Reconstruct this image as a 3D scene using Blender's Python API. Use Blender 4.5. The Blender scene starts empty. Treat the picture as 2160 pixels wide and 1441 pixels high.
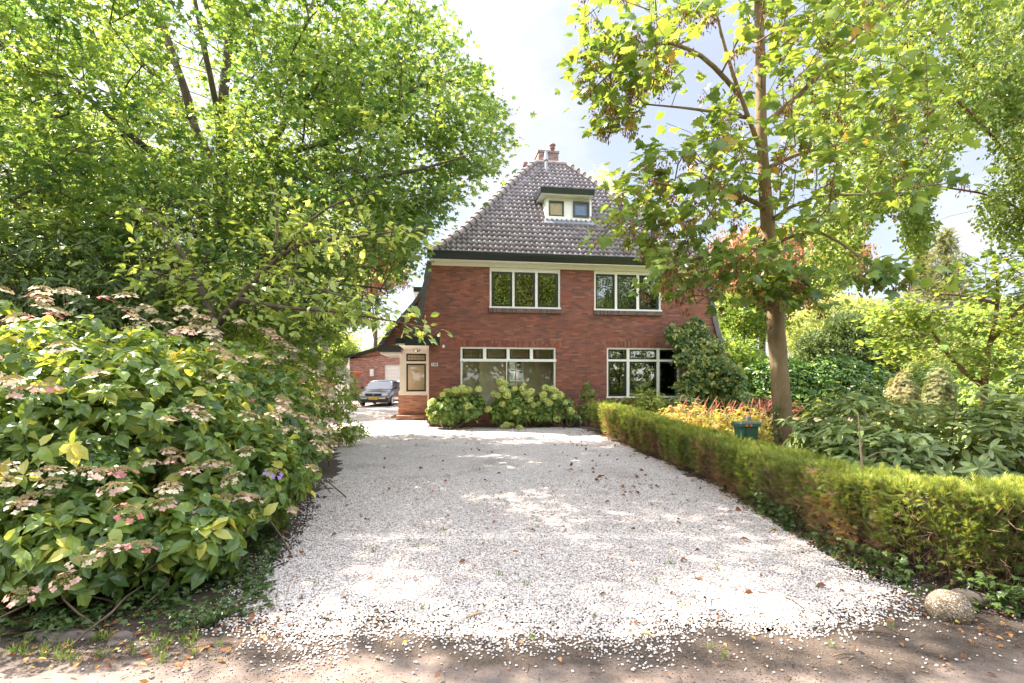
import bpy, math, random
import numpy as np
from mathutils import Vector, Matrix
R = math.radians
rng = np.random.default_rng(7)
random.seed(7)
scene = bpy.context.scene
col = scene.collection

# ------------------------------------------------------------------ camera
CAM_H = 1.6
cam_d = bpy.data.cameras.new("camera"); cam = bpy.data.objects.new("camera", cam_d); col.objects.link(cam)
cam.location = (0, 0, CAM_H); cam.rotation_euler = (R(90), 0, 0)
cam_d.sensor_width = 36; cam_d.lens = 18.0; cam_d.shift_y = 0.0345
cam_d.clip_start = 0.05; cam_d.clip_end = 2000
scene.camera = cam

# ------------------------------------------------------------------ light
SUN_AZ, SUN_EL = 62.0, 49.0        # azimuth measured from +Y (away from camera) towards -X
sx, sy, sz = -math.sin(R(SUN_AZ))*math.cos(R(SUN_EL)), math.cos(R(SUN_AZ))*math.cos(R(SUN_EL)), math.sin(R(SUN_EL))
sun_d = bpy.data.lights.new("sun", 'SUN'); sun = bpy.data.objects.new("sun", sun_d); col.objects.link(sun)
sun_d.energy = 4.6; sun_d.angle = R(0.6); sun_d.color = (1.0, 0.90, 0.76)
sun.rotation_euler = Vector((sx, sy, sz)).to_track_quat('Z', 'Y').to_euler()
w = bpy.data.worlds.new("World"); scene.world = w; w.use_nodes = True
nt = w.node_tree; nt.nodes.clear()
def _n(nt, t, **k):
    n = nt.nodes.new(t)
    for a, b in k.items(): setattr(n, a, b)
    return n
sky = _n(nt, 'ShaderNodeTexSky', sky_type='NISHITA', sun_disc=False)
sky.sun_elevation = R(SUN_EL); sky.sun_rotation = R(-SUN_AZ); sky.air_density = 1.0; sky.dust_density = 1.6; sky.ozone_density = 1.0
tc = _n(nt, 'ShaderNodeTexCoord')
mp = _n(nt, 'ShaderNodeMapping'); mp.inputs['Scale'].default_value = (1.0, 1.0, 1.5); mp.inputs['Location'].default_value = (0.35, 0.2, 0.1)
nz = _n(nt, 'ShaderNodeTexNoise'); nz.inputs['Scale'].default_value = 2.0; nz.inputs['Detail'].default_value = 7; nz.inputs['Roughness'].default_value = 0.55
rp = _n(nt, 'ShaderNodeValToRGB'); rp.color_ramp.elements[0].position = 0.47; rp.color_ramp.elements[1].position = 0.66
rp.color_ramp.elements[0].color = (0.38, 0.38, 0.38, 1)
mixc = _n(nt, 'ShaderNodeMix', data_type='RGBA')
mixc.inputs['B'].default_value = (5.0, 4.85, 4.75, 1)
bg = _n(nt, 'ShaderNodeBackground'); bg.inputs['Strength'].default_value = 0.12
out = _n(nt, 'ShaderNodeOutputWorld')
L = nt.links.new
L(tc.outputs['Generated'], mp.inputs['Vector']); L(mp.outputs[0], nz.inputs['Vector']); L(nz.outputs[0], rp.inputs[0])
L(rp.outputs[0], mixc.inputs['Factor']); L(sky.outputs[0], mixc.inputs['A']); # added sky gain: brightened overhead and behind for ambient light, dimmed ahead
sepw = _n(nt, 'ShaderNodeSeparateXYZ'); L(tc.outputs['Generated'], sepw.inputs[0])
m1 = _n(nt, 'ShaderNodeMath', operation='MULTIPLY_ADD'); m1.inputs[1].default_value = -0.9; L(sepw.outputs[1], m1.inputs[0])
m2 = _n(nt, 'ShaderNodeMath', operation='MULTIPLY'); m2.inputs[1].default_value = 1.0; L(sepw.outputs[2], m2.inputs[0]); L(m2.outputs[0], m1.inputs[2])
sky_gain = _n(nt, 'ShaderNodeMapRange'); sky_gain.interpolation_type = 'SMOOTHSTEP'; sky_gain.inputs['From Min'].default_value = -0.25; sky_gain.inputs['From Max'].default_value = 0.55; sky_gain.inputs['To Min'].default_value = 0.39; sky_gain.inputs['To Max'].default_value = 1.35
L(m1.outputs[0], sky_gain.inputs['Value'])
sc_ = _n(nt, 'ShaderNodeVectorMath', operation='SCALE'); L(mixc.outputs['Result'], sc_.inputs[0]); L(sky_gain.outputs[0], sc_.inputs['Scale'])
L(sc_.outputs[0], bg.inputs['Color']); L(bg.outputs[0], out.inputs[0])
vs = scene.view_settings
vs.view_transform = 'Standard'; vs.look = 'None'; vs.gamma = 1; vs.exposure = 2.4
try: vs.use_curve_mapping = False
except Exception: pass
cy = scene.cycles
cy.max_bounces = 8; cy.diffuse_bounces = 4; cy.glossy_bounces = 3; cy.transmission_bounces = 6; cy.transparent_max_bounces = 8
cy.caustics_reflective = False; cy.caustics_refractive = False; cy.sample_clamp_indirect = 6.0
cy.use_denoising = True

# ------------------------------------------------------------------ helpers
def W(px, py, d):
    return np.array(((px-1080)/1080*d, d, CAM_H-(py-795)/1080*d))
def G(px, py):
    d = CAM_H*1080/(py-795); return ((px-1080)/1080*d, d)
def proj(P):
    P = np.asarray(P, float); d = np.maximum(P[..., 1], .05)
    return 1080+P[..., 0]/d*1080, 795-(P[..., 2]-CAM_H)/d*1080
def inpoly(px, py, poly):
    poly = np.asarray(poly, float); res = np.zeros(np.shape(px), bool); n = len(poly); j = n-1
    for i in range(n):
        xi, yi = poly[i]; xj, yj = poly[j]
        c = ((yi > py) != (yj > py)) & (px < (xj-xi)*(py-yi)/((yj-yi) if yj != yi else 1e-9)+xi)
        res ^= c; j = i
    return res
def tag(o, label=None, cat=None, group=None, kind=None):
    if label: o['label'] = label
    if cat: o['category'] = cat
    if group: o['group'] = group
    if kind: o['kind'] = kind
    return o
def thing(name, label, cat, loc=(0, 0, 0), rz=0, group=None):
    o = bpy.data.objects.new(name, None); col.objects.link(o); o.location = loc; o.rotation_euler = (0, 0, rz)
    o.empty_display_size = .2
    return tag(o, label, cat, group)
def link(name, me, parent=None):
    o = bpy.data.objects.new(name, me); col.objects.link(o)
    if parent is not None: o.parent = parent
    return o
def build(name, V, F, mat, parent=None, smooth=False, tone=None, mi=None, sizes=None):
    """V (n,3); F either (m,k) array or flat with sizes"""
    V = np.asarray(V, np.float32); me = bpy.data.meshes.new(name)
    if sizes is None:
        F = np.asarray(F, np.int32); sizes = np.full(len(F), F.shape[1], np.int32); flat = F.ravel()
    else:
        flat = np.asarray(F, np.int32); sizes = np.asarray(sizes, np.int32)
    me.vertices.add(len(V)); me.vertices.foreach_set('co', V.ravel())
    me.loops.add(len(flat)); me.loops.foreach_set('vertex_index', flat)
    me.polygons.add(len(sizes)); st = np.zeros(len(sizes), np.int32); st[1:] = np.cumsum(sizes)[:-1]
    me.polygons.foreach_set('loop_start', st)
    mats = mat if isinstance(mat, (list, tuple)) else [mat]
    for m in mats: me.materials.append(m)
    if mi is not None: me.polygons.foreach_set('material_index', np.asarray(mi, np.int32))
    me.update(calc_edges=True)
    if smooth: me.shade_smooth()
    else: me.shade_flat()
    if tone is not None:
        a = me.attributes.new('tone', 'FLOAT', 'POINT'); a.data.foreach_set('value', np.asarray(tone, np.float32))
    return link(name, me, parent)

class MB:
    def __init__(s): s.v = []; s.f = []; s.m = []
    def add(s, vs, fs, m=0):
        b = len(s.v); s.v += [tuple(p) for p in vs]; s.f += [tuple(b+i for i in f) for f in fs]; s.m += [m]*len(fs); return s
    def box(s, x0, x1, y0, y1, z0, z1, m=0):
        return s.add([(x0,y0,z0),(x1,y0,z0),(x1,y1,z0),(x0,y1,z0),(x0,y0,z1),(x1,y0,z1),(x1,y1,z1),(x0,y1,z1)],
                     [(0,3,2,1),(4,5,6,7),(0,1,5,4),(1,2,6,5),(2,3,7,6),(3,0,4,7)], m)
    def prism(s, pts, a, b, ax='y', m=0):
        f = {'y': lambda p, c: (p[0], c, p[1]), 'x': lambda p, c: (c, p[0], p[1]), 'z': lambda p, c: (p[0], p[1], c)}[ax]
        n = len(pts); vs = [f(p, a) for p in pts]+[f(p, b) for p in pts]
        fs = [tuple(range(n)), tuple(range(2*n-1, n-1, -1))]+[(i, n+i, n+(i+1) % n, (i+1) % n) for i in range(n)]
        return s.add(vs, fs, m)
    def tube(s, pts, rad, n=8, m=0, cap=True):
        pts = [Vector(p) for p in pts]
        if not hasattr(rad, '__len__'): rad = [rad]*len(pts)
        vs = []; up = None
        for i, p in enumerate(pts):
            t = (pts[min(i+1, len(pts)-1)]-pts[max(i-1, 0)]).normalized()
            if up is None: up = t.orthogonal().normalized()
            up = (up-t*up.dot(t)).normalized(); sd = t.cross(up)
            for k in range(n):
                a = 2*math.pi*k/n; vs.append(p+(up*math.cos(a)+sd*math.sin(a))*rad[i])
        fs = [(i*n+k, i*n+(k+1) % n, (i+1)*n+(k+1) % n, (i+1)*n+k) for i in range(len(pts)-1) for k in range(n)]
        if cap: fs += [tuple(range(n-1, -1, -1)), tuple(range((len(pts)-1)*n, len(pts)*n))]
        return s.add(vs, fs, m)
    def lathe(s, prof, c=(0, 0, 0), n=16, m=0):
        vs = [(c[0]+r*math.cos(2*math.pi*k/n), c[1]+r*math.sin(2*math.pi*k/n), c[2]+z) for r, z in prof for k in range(n)]
        fs = [(i*n+k, i*n+(k+1) % n, (i+1)*n+(k+1) % n, (i+1)*n+k) for i in range(len(prof)-1) for k in range(n)]
        fs += [tuple(range(n-1, -1, -1)), tuple(range((len(prof)-1)*n, len(prof)*n))]
        return s.add(vs, fs, m)
    def done(s, name, mat, parent=None, smooth=False):
        flat = [i for f in s.f for i in f]
        return build(name, s.v, flat, mat, parent, smooth, mi=s.m, sizes=[len(f) for f in s.f])
def copy_tree(o, parent=None, kids=None):
    c = o.copy(); col.objects.link(c); c.parent = parent
    for ch in (kids if kids is not None else list(o.children)): copy_tree(ch, c)
    return c

# ------------------------------------------------------------------ materials
def newmat(name):
    m = bpy.data.materials.new(name); m.use_nodes = True; t = m.node_tree; b = t.nodes['Principled BSDF']; return m, t, b
def ramp(t, stops, src=None):
    n = t.nodes.new('ShaderNodeValToRGB'); e = n.color_ramp.elements
    while len(e) > 1: e.remove(e[0])
    for i, (p, c) in enumerate(stops):
        q = e[0] if i == 0 else e.new(p)
        q.position = p; q.color = (*c, 1)
    if src is not None: t.links.new(src, n.inputs[0])
    return n
def noise(t, scale, detail=4, rough=.55, coord='Object', vec=None):
    n = t.nodes.new('ShaderNodeTexNoise'); n.inputs['Scale'].default_value = scale; n.inputs['Detail'].default_value = detail; n.inputs['Roughness'].default_value = rough
    if vec is None:
        c = t.nodes.new('ShaderNodeTexCoord'); t.links.new(c.outputs[coord], n.inputs['Vector'])
    else: t.links.new(vec, n.inputs['Vector'])
    return n
def bump(t, b, h, strength=.4, dist=.02):
    n = t.nodes.new('ShaderNodeBump'); n.inputs['Strength'].default_value = strength; n.inputs['Distance'].default_value = dist
    t.links.new(h, n.inputs['Height']); t.links.new(n.outputs[0], b.inputs['Normal']); return n
def plain(name, c, rough=.6, metal=0, var=.12, scale=6, bs=.15, spec=.5):
    m, t, b = newmat(name); n = noise(t, scale, 5)
    r = ramp(t, [(.25, tuple(x*(1-var) for x in c)), (.75, tuple(min(1, x*(1+var)) for x in c))], n.outputs[0])
    t.links.new(r.outputs[0], b.inputs['Base Color']); b.inputs['Roughness'].default_value = rough; b.inputs['Metallic'].default_value = metal
    b.inputs['Specular IOR Level'].default_value = spec
    if bs:
        n2 = noise(t, scale*12, 3); bump(t, b, n2.outputs[0], bs, .004)
    return m
def leafmat(name, stops, trans=.4, rough=.45, tgain=(1.5, 1.45, .9), spec=.4):
    m, t, b = newmat(name)
    a = t.nodes.new('ShaderNodeAttribute'); a.attribute_name = 'tone'
    r = ramp(t, stops, a.outputs['Fac'])
    t.links.new(r.outputs[0], b.inputs['Base Color']); b.inputs['Roughness'].default_value = rough; b.inputs['Specular IOR Level'].default_value = spec
    mul = t.nodes.new('ShaderNodeMix'); mul.data_type = 'RGBA'; mul.blend_type = 'MULTIPLY'; mul.inputs['Factor'].default_value = 1; mul.inputs['B'].default_value = (*tgain, 1)
    t.links.new(r.outputs[0], mul.inputs['A'])
    tr = t.nodes.new('ShaderNodeBsdfTranslucent'); t.links.new(mul.outputs['Result'], tr.inputs['Color'])
    mx = t.nodes.new('ShaderNodeMixShader'); mx.inputs[0].default_value = trans
    t.links.new(b.outputs[0], mx.inputs[1]); t.links.new(tr.outputs[0], mx.inputs[2])
    t.links.new(mx.outputs[0], t.nodes['Material Output'].inputs['Surface'])
    return m
def tonemat(name, stops, rough=.8, bumpn=None):
    m, t, b = newmat(name); a = t.nodes.new('ShaderNodeAttribute'); a.attribute_name = 'tone'
    r = ramp(t, stops, a.outputs['Fac']); t.links.new(r.outputs[0], b.inputs['Base Color']); b.inputs['Roughness'].default_value = rough
    return m
def brickmat(name, c1, c2, cdark, mortar, bw=.22, bh=.0625, ms=.011, dark_amt=.45, bumpd=.012, vertical=False):
    m, t, b = newmat(name); Lk = t.links.new
    tc = t.nodes.new('ShaderNodeTexCoord'); sp = t.nodes.new('ShaderNodeSeparateXYZ'); Lk(tc.outputs['Object'], sp.inputs[0])
    sn = t.nodes.new('ShaderNodeSeparateXYZ'); Lk(tc.outputs['Normal'], sn.inputs[0])
    ab = t.nodes.new('ShaderNodeMath'); ab.operation = 'ABSOLUTE'; Lk(sn.outputs[0], ab.inputs[0])
    gt = t.nodes.new('ShaderNodeMath'); gt.operation = 'GREATER_THAN'; gt.inputs[1].default_value = .7; Lk(ab.outputs[0], gt.inputs[0])
    mx = t.nodes.new('ShaderNodeMix'); mx.data_type = 'FLOAT'; Lk(gt.outputs[0], mx.inputs[0]); Lk(sp.outputs[0], mx.inputs[2]); Lk(sp.outputs[1], mx.inputs[3])
    cb = t.nodes.new('ShaderNodeCombineXYZ')
    if vertical: Lk(mx.outputs[0], cb.inputs[1]); Lk(sp.outputs[2], cb.inputs[0])
    else: Lk(mx.outputs[0], cb.inputs[0]); Lk(sp.outputs[2], cb.inputs[1])
    # slight waviness
    br = t.nodes.new('ShaderNodeTexBrick'); Lk(cb.outputs[0], br.inputs['Vector'])
    br.inputs['Scale'].default_value = 1; br.inputs['Brick Width'].default_value = bw; br.inputs['Row Height'].default_value = bh
    br.inputs['Mortar Size'].default_value = ms/2; br.inputs['Mortar Smooth'].default_value = .3; br.inputs['Bias'].default_value = 0
    br.inputs['Color1'].default_value = (0, 0, 0, 1); br.inputs['Color2'].default_value = (1, 1, 1, 1); br.inputs['Mortar'].default_value = (.5, .5, .5, 1)
    # per brick colour: black/white random in Color -> ramp
    r = ramp(t, [(0, cdark), (dark_amt*.6, tuple((a+bb)/2 for a, bb in zip(cdark, c1))), (dark_amt, c1), (.8, c2), (1, tuple(x*1.25 for x in c2))], br.outputs['Color'])
    n = noise(t, 1.3, 5, .6); rr = ramp(t, [(.3, (.86, .85, .87)), (.7, (1.08, 1.07, 1.05))], n.outputs[0])
    ml = t.nodes.new('ShaderNodeMix'); ml.data_type = 'RGBA'; ml.blend_type = 'MULTIPLY'; ml.inputs['Factor'].default_value = 1
    Lk(r.outputs[0], ml.inputs['A']); Lk(rr.outputs[0], ml.inputs['B'])
    mo = t.nodes.new('ShaderNodeMix'); mo.data_type = 'RGBA'; Lk(br.outputs['Fac'], mo.inputs['Factor']); Lk(ml.outputs['Result'], mo.inputs['A']); mo.inputs['B'].default_value = (*mortar, 1)
    Lk(mo.outputs['Result'], b.inputs['Base Color']); b.inputs['Roughness'].default_value = .85
    inv = t.nodes.new('ShaderNodeMath'); inv.operation = 'SUBTRACT'; inv.inputs[0].default_value = 1; Lk(br.outputs['Fac'], inv.inputs[1])
    n2 = noise(t, 60, 4); ad = t.nodes.new('ShaderNodeMath'); ad.operation = 'MULTIPLY_ADD'; ad.inputs[1].default_value = .5; Lk(n2.outputs[0], ad.inputs[0]); Lk(inv.outputs[0], ad.inputs[2])
    bump(t, b, ad.outputs[0], .7, bumpd)
    return m
def glassmat(name, tint=(.97, .98, .97), refl=.12, absorb=.0, rough=0.0):
    m = bpy.data.materials.new(name); m.use_nodes = True; t = m.node_tree; t.nodes.clear()
    o = t.nodes.new('ShaderNodeOutputMaterial'); tr = t.nodes.new('ShaderNodeBsdfTransparent'); tr.inputs[0].default_value = (*tint, 1)
    gl = t.nodes.new('ShaderNodeBsdfGlossy'); gl.inputs['Roughness'].default_value = rough
    fr = t.nodes.new('ShaderNodeFresnel'); fr.inputs[0].default_value = 1.5
    ma = t.nodes.new('ShaderNodeMath'); ma.operation = 'ADD'; ma.use_clamp = True; ma.inputs[1].default_value = refl; t.links.new(fr.outputs[0], ma.inputs[0])
    n = noise(t, 1.2, 2); bp = t.nodes.new('ShaderNodeBump'); bp.inputs['Strength'].default_value = .05; bp.inputs['Distance'].default_value = .02
    t.links.new(n.outputs[0], bp.inputs['Height']); t.links.new(bp.outputs[0], gl.inputs['Normal'])
    mx = t.nodes.new('ShaderNodeMixShader'); t.links.new(ma.outputs[0], mx.inputs[0]); t.links.new(tr.outputs[0], mx.inputs[1]); t.links.new(gl.outputs[0], mx.inputs[2])
    t.links.new(mx.outputs[0], o.inputs[0]); return m

M = {}
M['brick'] = brickmat('facade_brick', (.235, .078, .050), (.29, .100, .064), (.15, .066, .054), (.14, .105, .085), dark_amt=.3)
M['brick_sill'] = brickmat('sill_brick', (.13, .075, .065), (.17, .10, .08), (.07, .05, .05), (.2, .18, .16), bw=.3, bh=.065, vertical=True)
M['brick_soldier'] = brickmat('soldier_brick', (.24, .075, .045), (.29, .10, .055), (.14, .05, .04), (.12, .095, .085), bw=.3, bh=.065, vertical=True)
M['brick_light'] = brickmat('porch_brick', (.42, .19, .12), (.50, .25, .16), (.30, .13, .09), (.42, .36, .30))
M['brick_garage'] = brickmat('garage_brick', (.34, .15, .12), (.40, .20, .16), (.20, .10, .09), (.30, .25, .22))
M['brick_chim'] = brickmat('chimney_brick', (.19, .11, .09), (.24, .15, .12), (.14, .08, .07), (.3, .27, .24))
M['white'] = plain('cream_paint', (.82, .79, .72), .45, bs=.05, var=.04)
M['black'] = plain('black_green_paint', (.016, .022, .020), .3, bs=.05, var=.2)
M['tile'] = plain('grey_roof_tile', (.10, .09, .09), .42, var=.4, scale=3.2, bs=.25)
M['ridge'] = plain('ridge_tile', (.21, .17, .16), .6, var=.35, scale=4, bs=.3)
M['lead'] = plain('lead_flashing', (.20, .21, .24), .5, var=.2)
M['metal'] = plain('zinc_metal', (.30, .30, .32), .5, .3, var=.15)
M['pot'] = plain('red_clay', (.17, .08, .075), .7)
M['glass'] = glassmat('window_glass', refl=.02)
M['glass_clear'] = glassmat('dormer_glass', refl=-.03)
M['glass_dark'] = glassmat('dark_window_glass', (.55, .6, .56), refl=.12)
M['room'] = plain('beige_plaster', (.88, .73, .54), .9, var=.05, bs=.03)
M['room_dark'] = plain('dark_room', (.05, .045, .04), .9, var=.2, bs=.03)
M['blind'] = plain('orange_blind', (.95, .66, .34), .9, var=.12, bs=.03)
M['floor'] = plain('wood_floor', (.35, .22, .12), .5)
M['shutter'] = plain('white_shutter', (.72, .70, .72), .5, var=.03, bs=0)
# ------------------------------------------------------------------ house
HO = np.array((-2.667, 16.46)); HA = math.atan2(1080, 7300); HU = np.array((math.cos(HA), math.sin(HA))); HV = np.array((-math.sin(HA), math.cos(HA)))
def hl(px, py, v=0.0):
    """photo pixel -> (u, z) on the house plane at depth v"""
    k = (px-1080)/1080; o = HO+HV*v
    u = (k*o[1]-o[0])/(HU[0]-k*HU[1]); d = o[1]+HU[1]*u
    return u, CAM_H-(py-795)/1080*d
def hw(u, v, z): p = HO+HU*u+HV*v; return (p[0], p[1], z)
house = thing('brick_house', 'red brick house with grey pantile roof at the end of the white gravel drive', 'house', (HO[0], HO[1], 0), HA)
EV, EZ, RV, RZ = -.36, 5.50, 3.40, 10.12          # eave and top of the front slope (v, z)
UC = 4.78
def slope_hit(px, py):
    k = (px-1080)/1080; lo, hi = -.1, 1.2
    for _ in range(40):
        t = (lo+hi)/2; v = EV+(RV-EV)*t; z = EZ+(RZ-EZ)*t; u, zz = hl(px, py, v)
        if zz > z: lo = t
        else: hi = t
    return t, hl(px, py, EV+(RV-EV)*t)[0]
hip = sorted([slope_hit(*p) for p in [(920, 537), (972, 493), (1021, 446), (1070, 397), (1108, 362), (1134, 344)]])
hip = [(0.0, .02)]+[h for h in hip if h[0] > .06 and h[0] < .97]+[(1.0, 4.16)]
HT = np.array([h[0] for h in hip]); HLU = np.array([h[1] for h in hip])
def ul(t): return np.interp(t, HT, HLU)
# window openings: (u0,u1,z0,z1)
def rect(x0, y0, x1, y1, v=0):
    u0, z1 = hl(x0, y0, v); u1, _ = hl(x1, y0, v); _, z0 = hl(x0, y1, v); return [u0, u1, z0, z1]
wUL = rect(1033, 566, 1182, 650); wUR = rect(1253.5, 569, 1395, 655)
wGL = rect(971.5, 731.5, 1172.5, 862); wGR = rect(1280, 733, 1433.5, 840)
wUR[3] = wUL[3] = 5.19
def wall_holes(mb, u0, u1, z0, z1, holes, v0, v1, m=0):
    us = sorted({u0, u1, *[h[0] for h in holes], *[h[1] for h in holes]}); us = [u for u in us if u0 <= u <= u1]
    for a, b in zip(us[:-1], us[1:]):
        mid = (a+b)/2; hs = sorted([(h[2], h[3]) for h in holes if h[0] < mid < h[1]]); z = z0
        for s, e in hs:
            if s > z: mb.box(a, b, v0, v1, z, s, m)
            z = e
        if z < z1: mb.box(a, b, v0, v1, z, z1, m)
mb = MB(); wall_holes(mb, .1, 9.46, -.1, 5.30, [wUL, wUR, wGL, wGR], 0, .30)
mb.prism([(.0, -.1), (.1, -.1), (.1, 2.8), (.0, 2.8)], 0, .3)
FL = [(.1, 2.8), (-.42, 2.8), (-.36, 3.1), (-.24, 3.7), (-.12, 4.4), (-.02, 5.0), (.02, 5.3), (.1, 5.3)]
mb.prism(FL, 0, .3)
mb.prism([(2*UC-u if False else 9.56-u, z) for u, z in FL][::-1], 0, .3)
mb.prism([(9.46, -.1), (9.56, -.1), (9.56, 2.8), (9.46, 2.8)], 0, .3)
mb.done('front_wall', M['brick'], house)
mb = MB(); mb.box(0, .3, .3, 10, -.1, 2.9); mb.box(9.26, 9.56, .3, 10, -.1, 2.9); mb.box(.3, 9.26, 9.7, 10, -.1, .3); mb.box(.3, 9.26, 9.7, 10, 2.5, 5.3)
for a, b in ((.3, .5), (4.4, 4.9), (8.4, 9.26)): mb.box(a, b, 9.7, 10, .3, 2.5)
mb.done('wall', M['brick'], house)
# floor slabs and rooms
mb = MB(); mb.box(.31, 4.68, .31, 9.69, .0, .12, 0); mb.box(.31, 9.25, .31, 9.69, 2.62, 2.85, 1)
mb.box(4.68, 4.80, .31, 9.69, .12, 2.62, 1)            # party wall
mb.box(.31, 2.7, 1.4, 1.5, .12, 2.62, 1); mb.box(3.36, 4.68, 1.4, 1.5, .12, 2.62, 1); mb.box(2.7, 3.36, 1.4, 1.5, 2.3, 2.62, 1)
mb.box(.31, .36, .31, 9.6, .12, 2.62, 1); mb.box(1.2, 1.32, 4.02, 8.6, .12, 2.62, 1)
mb.done('room', [M['floor'], M['room']], house)
mb = MB(); mb.box(1.7, 2.25, 1.05, 1.15, .12, 2.6)      # light column in the room
mb.done('room_pillar', M['room'], house)
# interior glazed door
dr = MB(); u0, u1 = 2.72, 3.34
dr.box(u0, u0+.09, 1.36, 1.40, .12, 2.3); dr.box(u1-.09, u1, 1.36, 1.40, .12, 2.3)
for i in range(6): z = .12+i*.42; dr.box(u0+.09, u1-.09, 1.365, 1.395, z, z+.05)
dr.box((u0+u1)/2-.02, (u0+u1)/2+.02, 1.368, 1.392, .17, 2.27)
d_ = dr.done('inner_door', M['white'], house)
MB().box(u0+.09, u1-.09, 1.375, 1.385, .17, 2.27).done('pane', M['glass_dark'], d_)
# right-hand and upper rooms: dim
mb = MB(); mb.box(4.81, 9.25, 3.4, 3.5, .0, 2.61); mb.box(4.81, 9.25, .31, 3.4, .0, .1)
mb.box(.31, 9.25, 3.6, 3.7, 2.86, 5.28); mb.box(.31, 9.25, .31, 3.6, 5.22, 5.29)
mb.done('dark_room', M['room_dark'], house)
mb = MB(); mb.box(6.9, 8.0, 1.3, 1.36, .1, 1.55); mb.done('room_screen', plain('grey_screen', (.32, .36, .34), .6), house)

def sash(parent, u0, u1, z0, z1, v, fw=.05, glass='glass_dark', depth=.05, leaded=False):
    m = MB(); m.box(u0, u0+fw, v, v+depth, z0, z1); m.box(u1-fw, u1, v, v+depth, z0, z1); m.box(u0+fw, u1-fw, v, v+depth, z0, z0+fw); m.box(u0+fw, u1-fw, v, v+depth, z1-fw, z1)
    s = m.done('sash', M['black'], parent)
    g = MB(); g.box(u0+fw, u1-fw, v+.022, v+.028, z0+fw, z1-fw); g.done('pane', M[glass], s)
    if leaded:
        l = MB(); n = 6
        for i in range(1, n): uu = u0+fw+(u1-u0-2*fw)*i/n; l.box(uu-.004, uu+.004, v+.012, v+.021, z0+fw, z1-fw)
        zz = (z0+z1)/2; l.box(u0+fw, u1-fw, v+.0135, v+.0205, zz-.004, zz+.004)
        l.done('leading', M['black'], s)
    return s
def frame(r, us, zs, v=.06, fw=.06, fd=.10, parent=house, name='window'):
    """white frame with mullions between the sash columns us and rows zs"""
    m = MB(); u0, u1, z0, z1 = r
    m.box(u0, u1, v-.03, v+fd, z1-fw, z1); m.box(u0-.02, u1+.02, v-.09, v+fd+.002, z0, z0+fw)
    m.box(u0, u0+fw, v-.028, v+fd, z0+fw, z1-fw); m.box(u1-fw, u1, v-.028, v+fd, z0+fw, z1-fw)
    return m
SV = .07
# upper windows: three casements
for r, xs, ys in ((wUL, [(1036.8, 1081), (1085.6, 1129.3), (1134.5, 1177)], (571.8, 645)), (wUR, [(1256.3, 1297.8), (1302.6, 1343.6), (1349, 1389.5)], (577, 649))):
    f = frame(r, None, None)
    ss = [(hl(a, 600)[0], hl(b, 600)[0]) for a, b in xs]; z1 = hl(xs[0][0], ys[0])[1]; z0 = r[2]+.062; z1 = min(z1, r[3]-.062)
    for a, b in zip(ss[:-1], ss[1:]): f.box(a[1], b[0], .035, .16, r[2]+.06, r[3]-.06)
    if z1 < r[3]-.07: f.box(r[0]+.06, r[1]-.06, .045, .15, z1, r[3]-.06)
    wn = f.done('window', M['white'], house)
    for a, b in ss: sash(wn, a, b, z0, z1, SV, .065)
    s = MB(); s.box(r[0]-.03, r[1]+.03, -.07, .04, r[2]-.14, r[2]-.001); s.done('sill', M['brick_sill'], wn)
# ground left: four top lights over one large pane
r = wGL; f = frame(r, None, None)
ss = [(hl(840+a/2.2513, 745)[0], hl(840+b/2.2513, 745)[0]) for a, b in ((306, 403), (419, 516), (530, 626), (641, 736))]
zt1 = hl(1000, 280+1023/2.25)[1]; zt0 = hl(1000, 280+1073/2.25)[1]; zr0 = hl(1000, 280+1086/2.25)[1]
f.box(r[0]-.012, r[1]+.012, -.01, .165, zr0, zt0)
for a, b in zip(ss[:-1], ss[1:]): f.box(a[1], b[0], .035, .16, zt0, r[3]-.06)
if zt1 < r[3]-.06: f.box(r[0]+.06, r[1]-.06, .045, .15, zt1, r[3]-.06)
wn = f.done('window', M['white'], house)
for i, (a, b) in enumerate(ss): sash(wn, a, b, zt0, zt1, SV, .045, 'glass', leaded=(i == 0))
MB().box(r[0]+.06, r[1]-.06, .092, .098, r[2]+.06, zr0).done('pane', M['glass'], wn)
# ground right: three columns, two rows
r = wGR; f = frame(r, None, None)
ss = [(hl(840+a/2.2513, 745)[0], hl(840+b/2.2513, 745)[0]) for a, b in ((1000, 1087), (1100, 1230), (1243, 1327))]
zt1 = r[3]-.06; zt0 = hl(1340, 280+1076/2.25)[1]; zr0 = hl(1340, 280+1086/2.25)[1]
f.box(r[0]+.06, r[1]-.06, .03, .162, zr0, zt0)
for a, b in zip(ss[:-1], ss[1:]): f.box(a[1], b[0], .035, .16, zt0, zt1); f.box(a[1], b[0], .035, .16, r[2]+.06, zr0)
wn = f.done('window', M['white'], house)
for a, b in ss: sash(wn, a, b, zt0, zt1, SV, .045); sash(wn, a, b, r[2]+.06, zr0, SV, .06)
# soldier courses over the ground windows
mb = MB()
for r in (wGL, wGR): mb.box(r[0]-.2, r[1]+.2, -.006, .01, r[3]+.003, r[3]+.21)
mb.done('lintel', M['brick_soldier'], house)
# eave: soffit + fascia + gutter
mb = MB(); mb.box(.02, 9.54, -.33, .30, 5.305, 5.36); mb.box(.05, 9.51, -.012, .02, 5.19, 5.303); mb.done('soffit', M['white'], house)
mb = MB(); g = [(-.34, 5.33), (-.36, 5.34), (-.43, 5.50), (-.44, 5.58), (-.40, 5.58), (-.40, 5.55), (-.34, 5.50)]
mb.prism(g, -.06, 9.62, 'x'); mb.done('gutter', M['black'], house)
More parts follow.
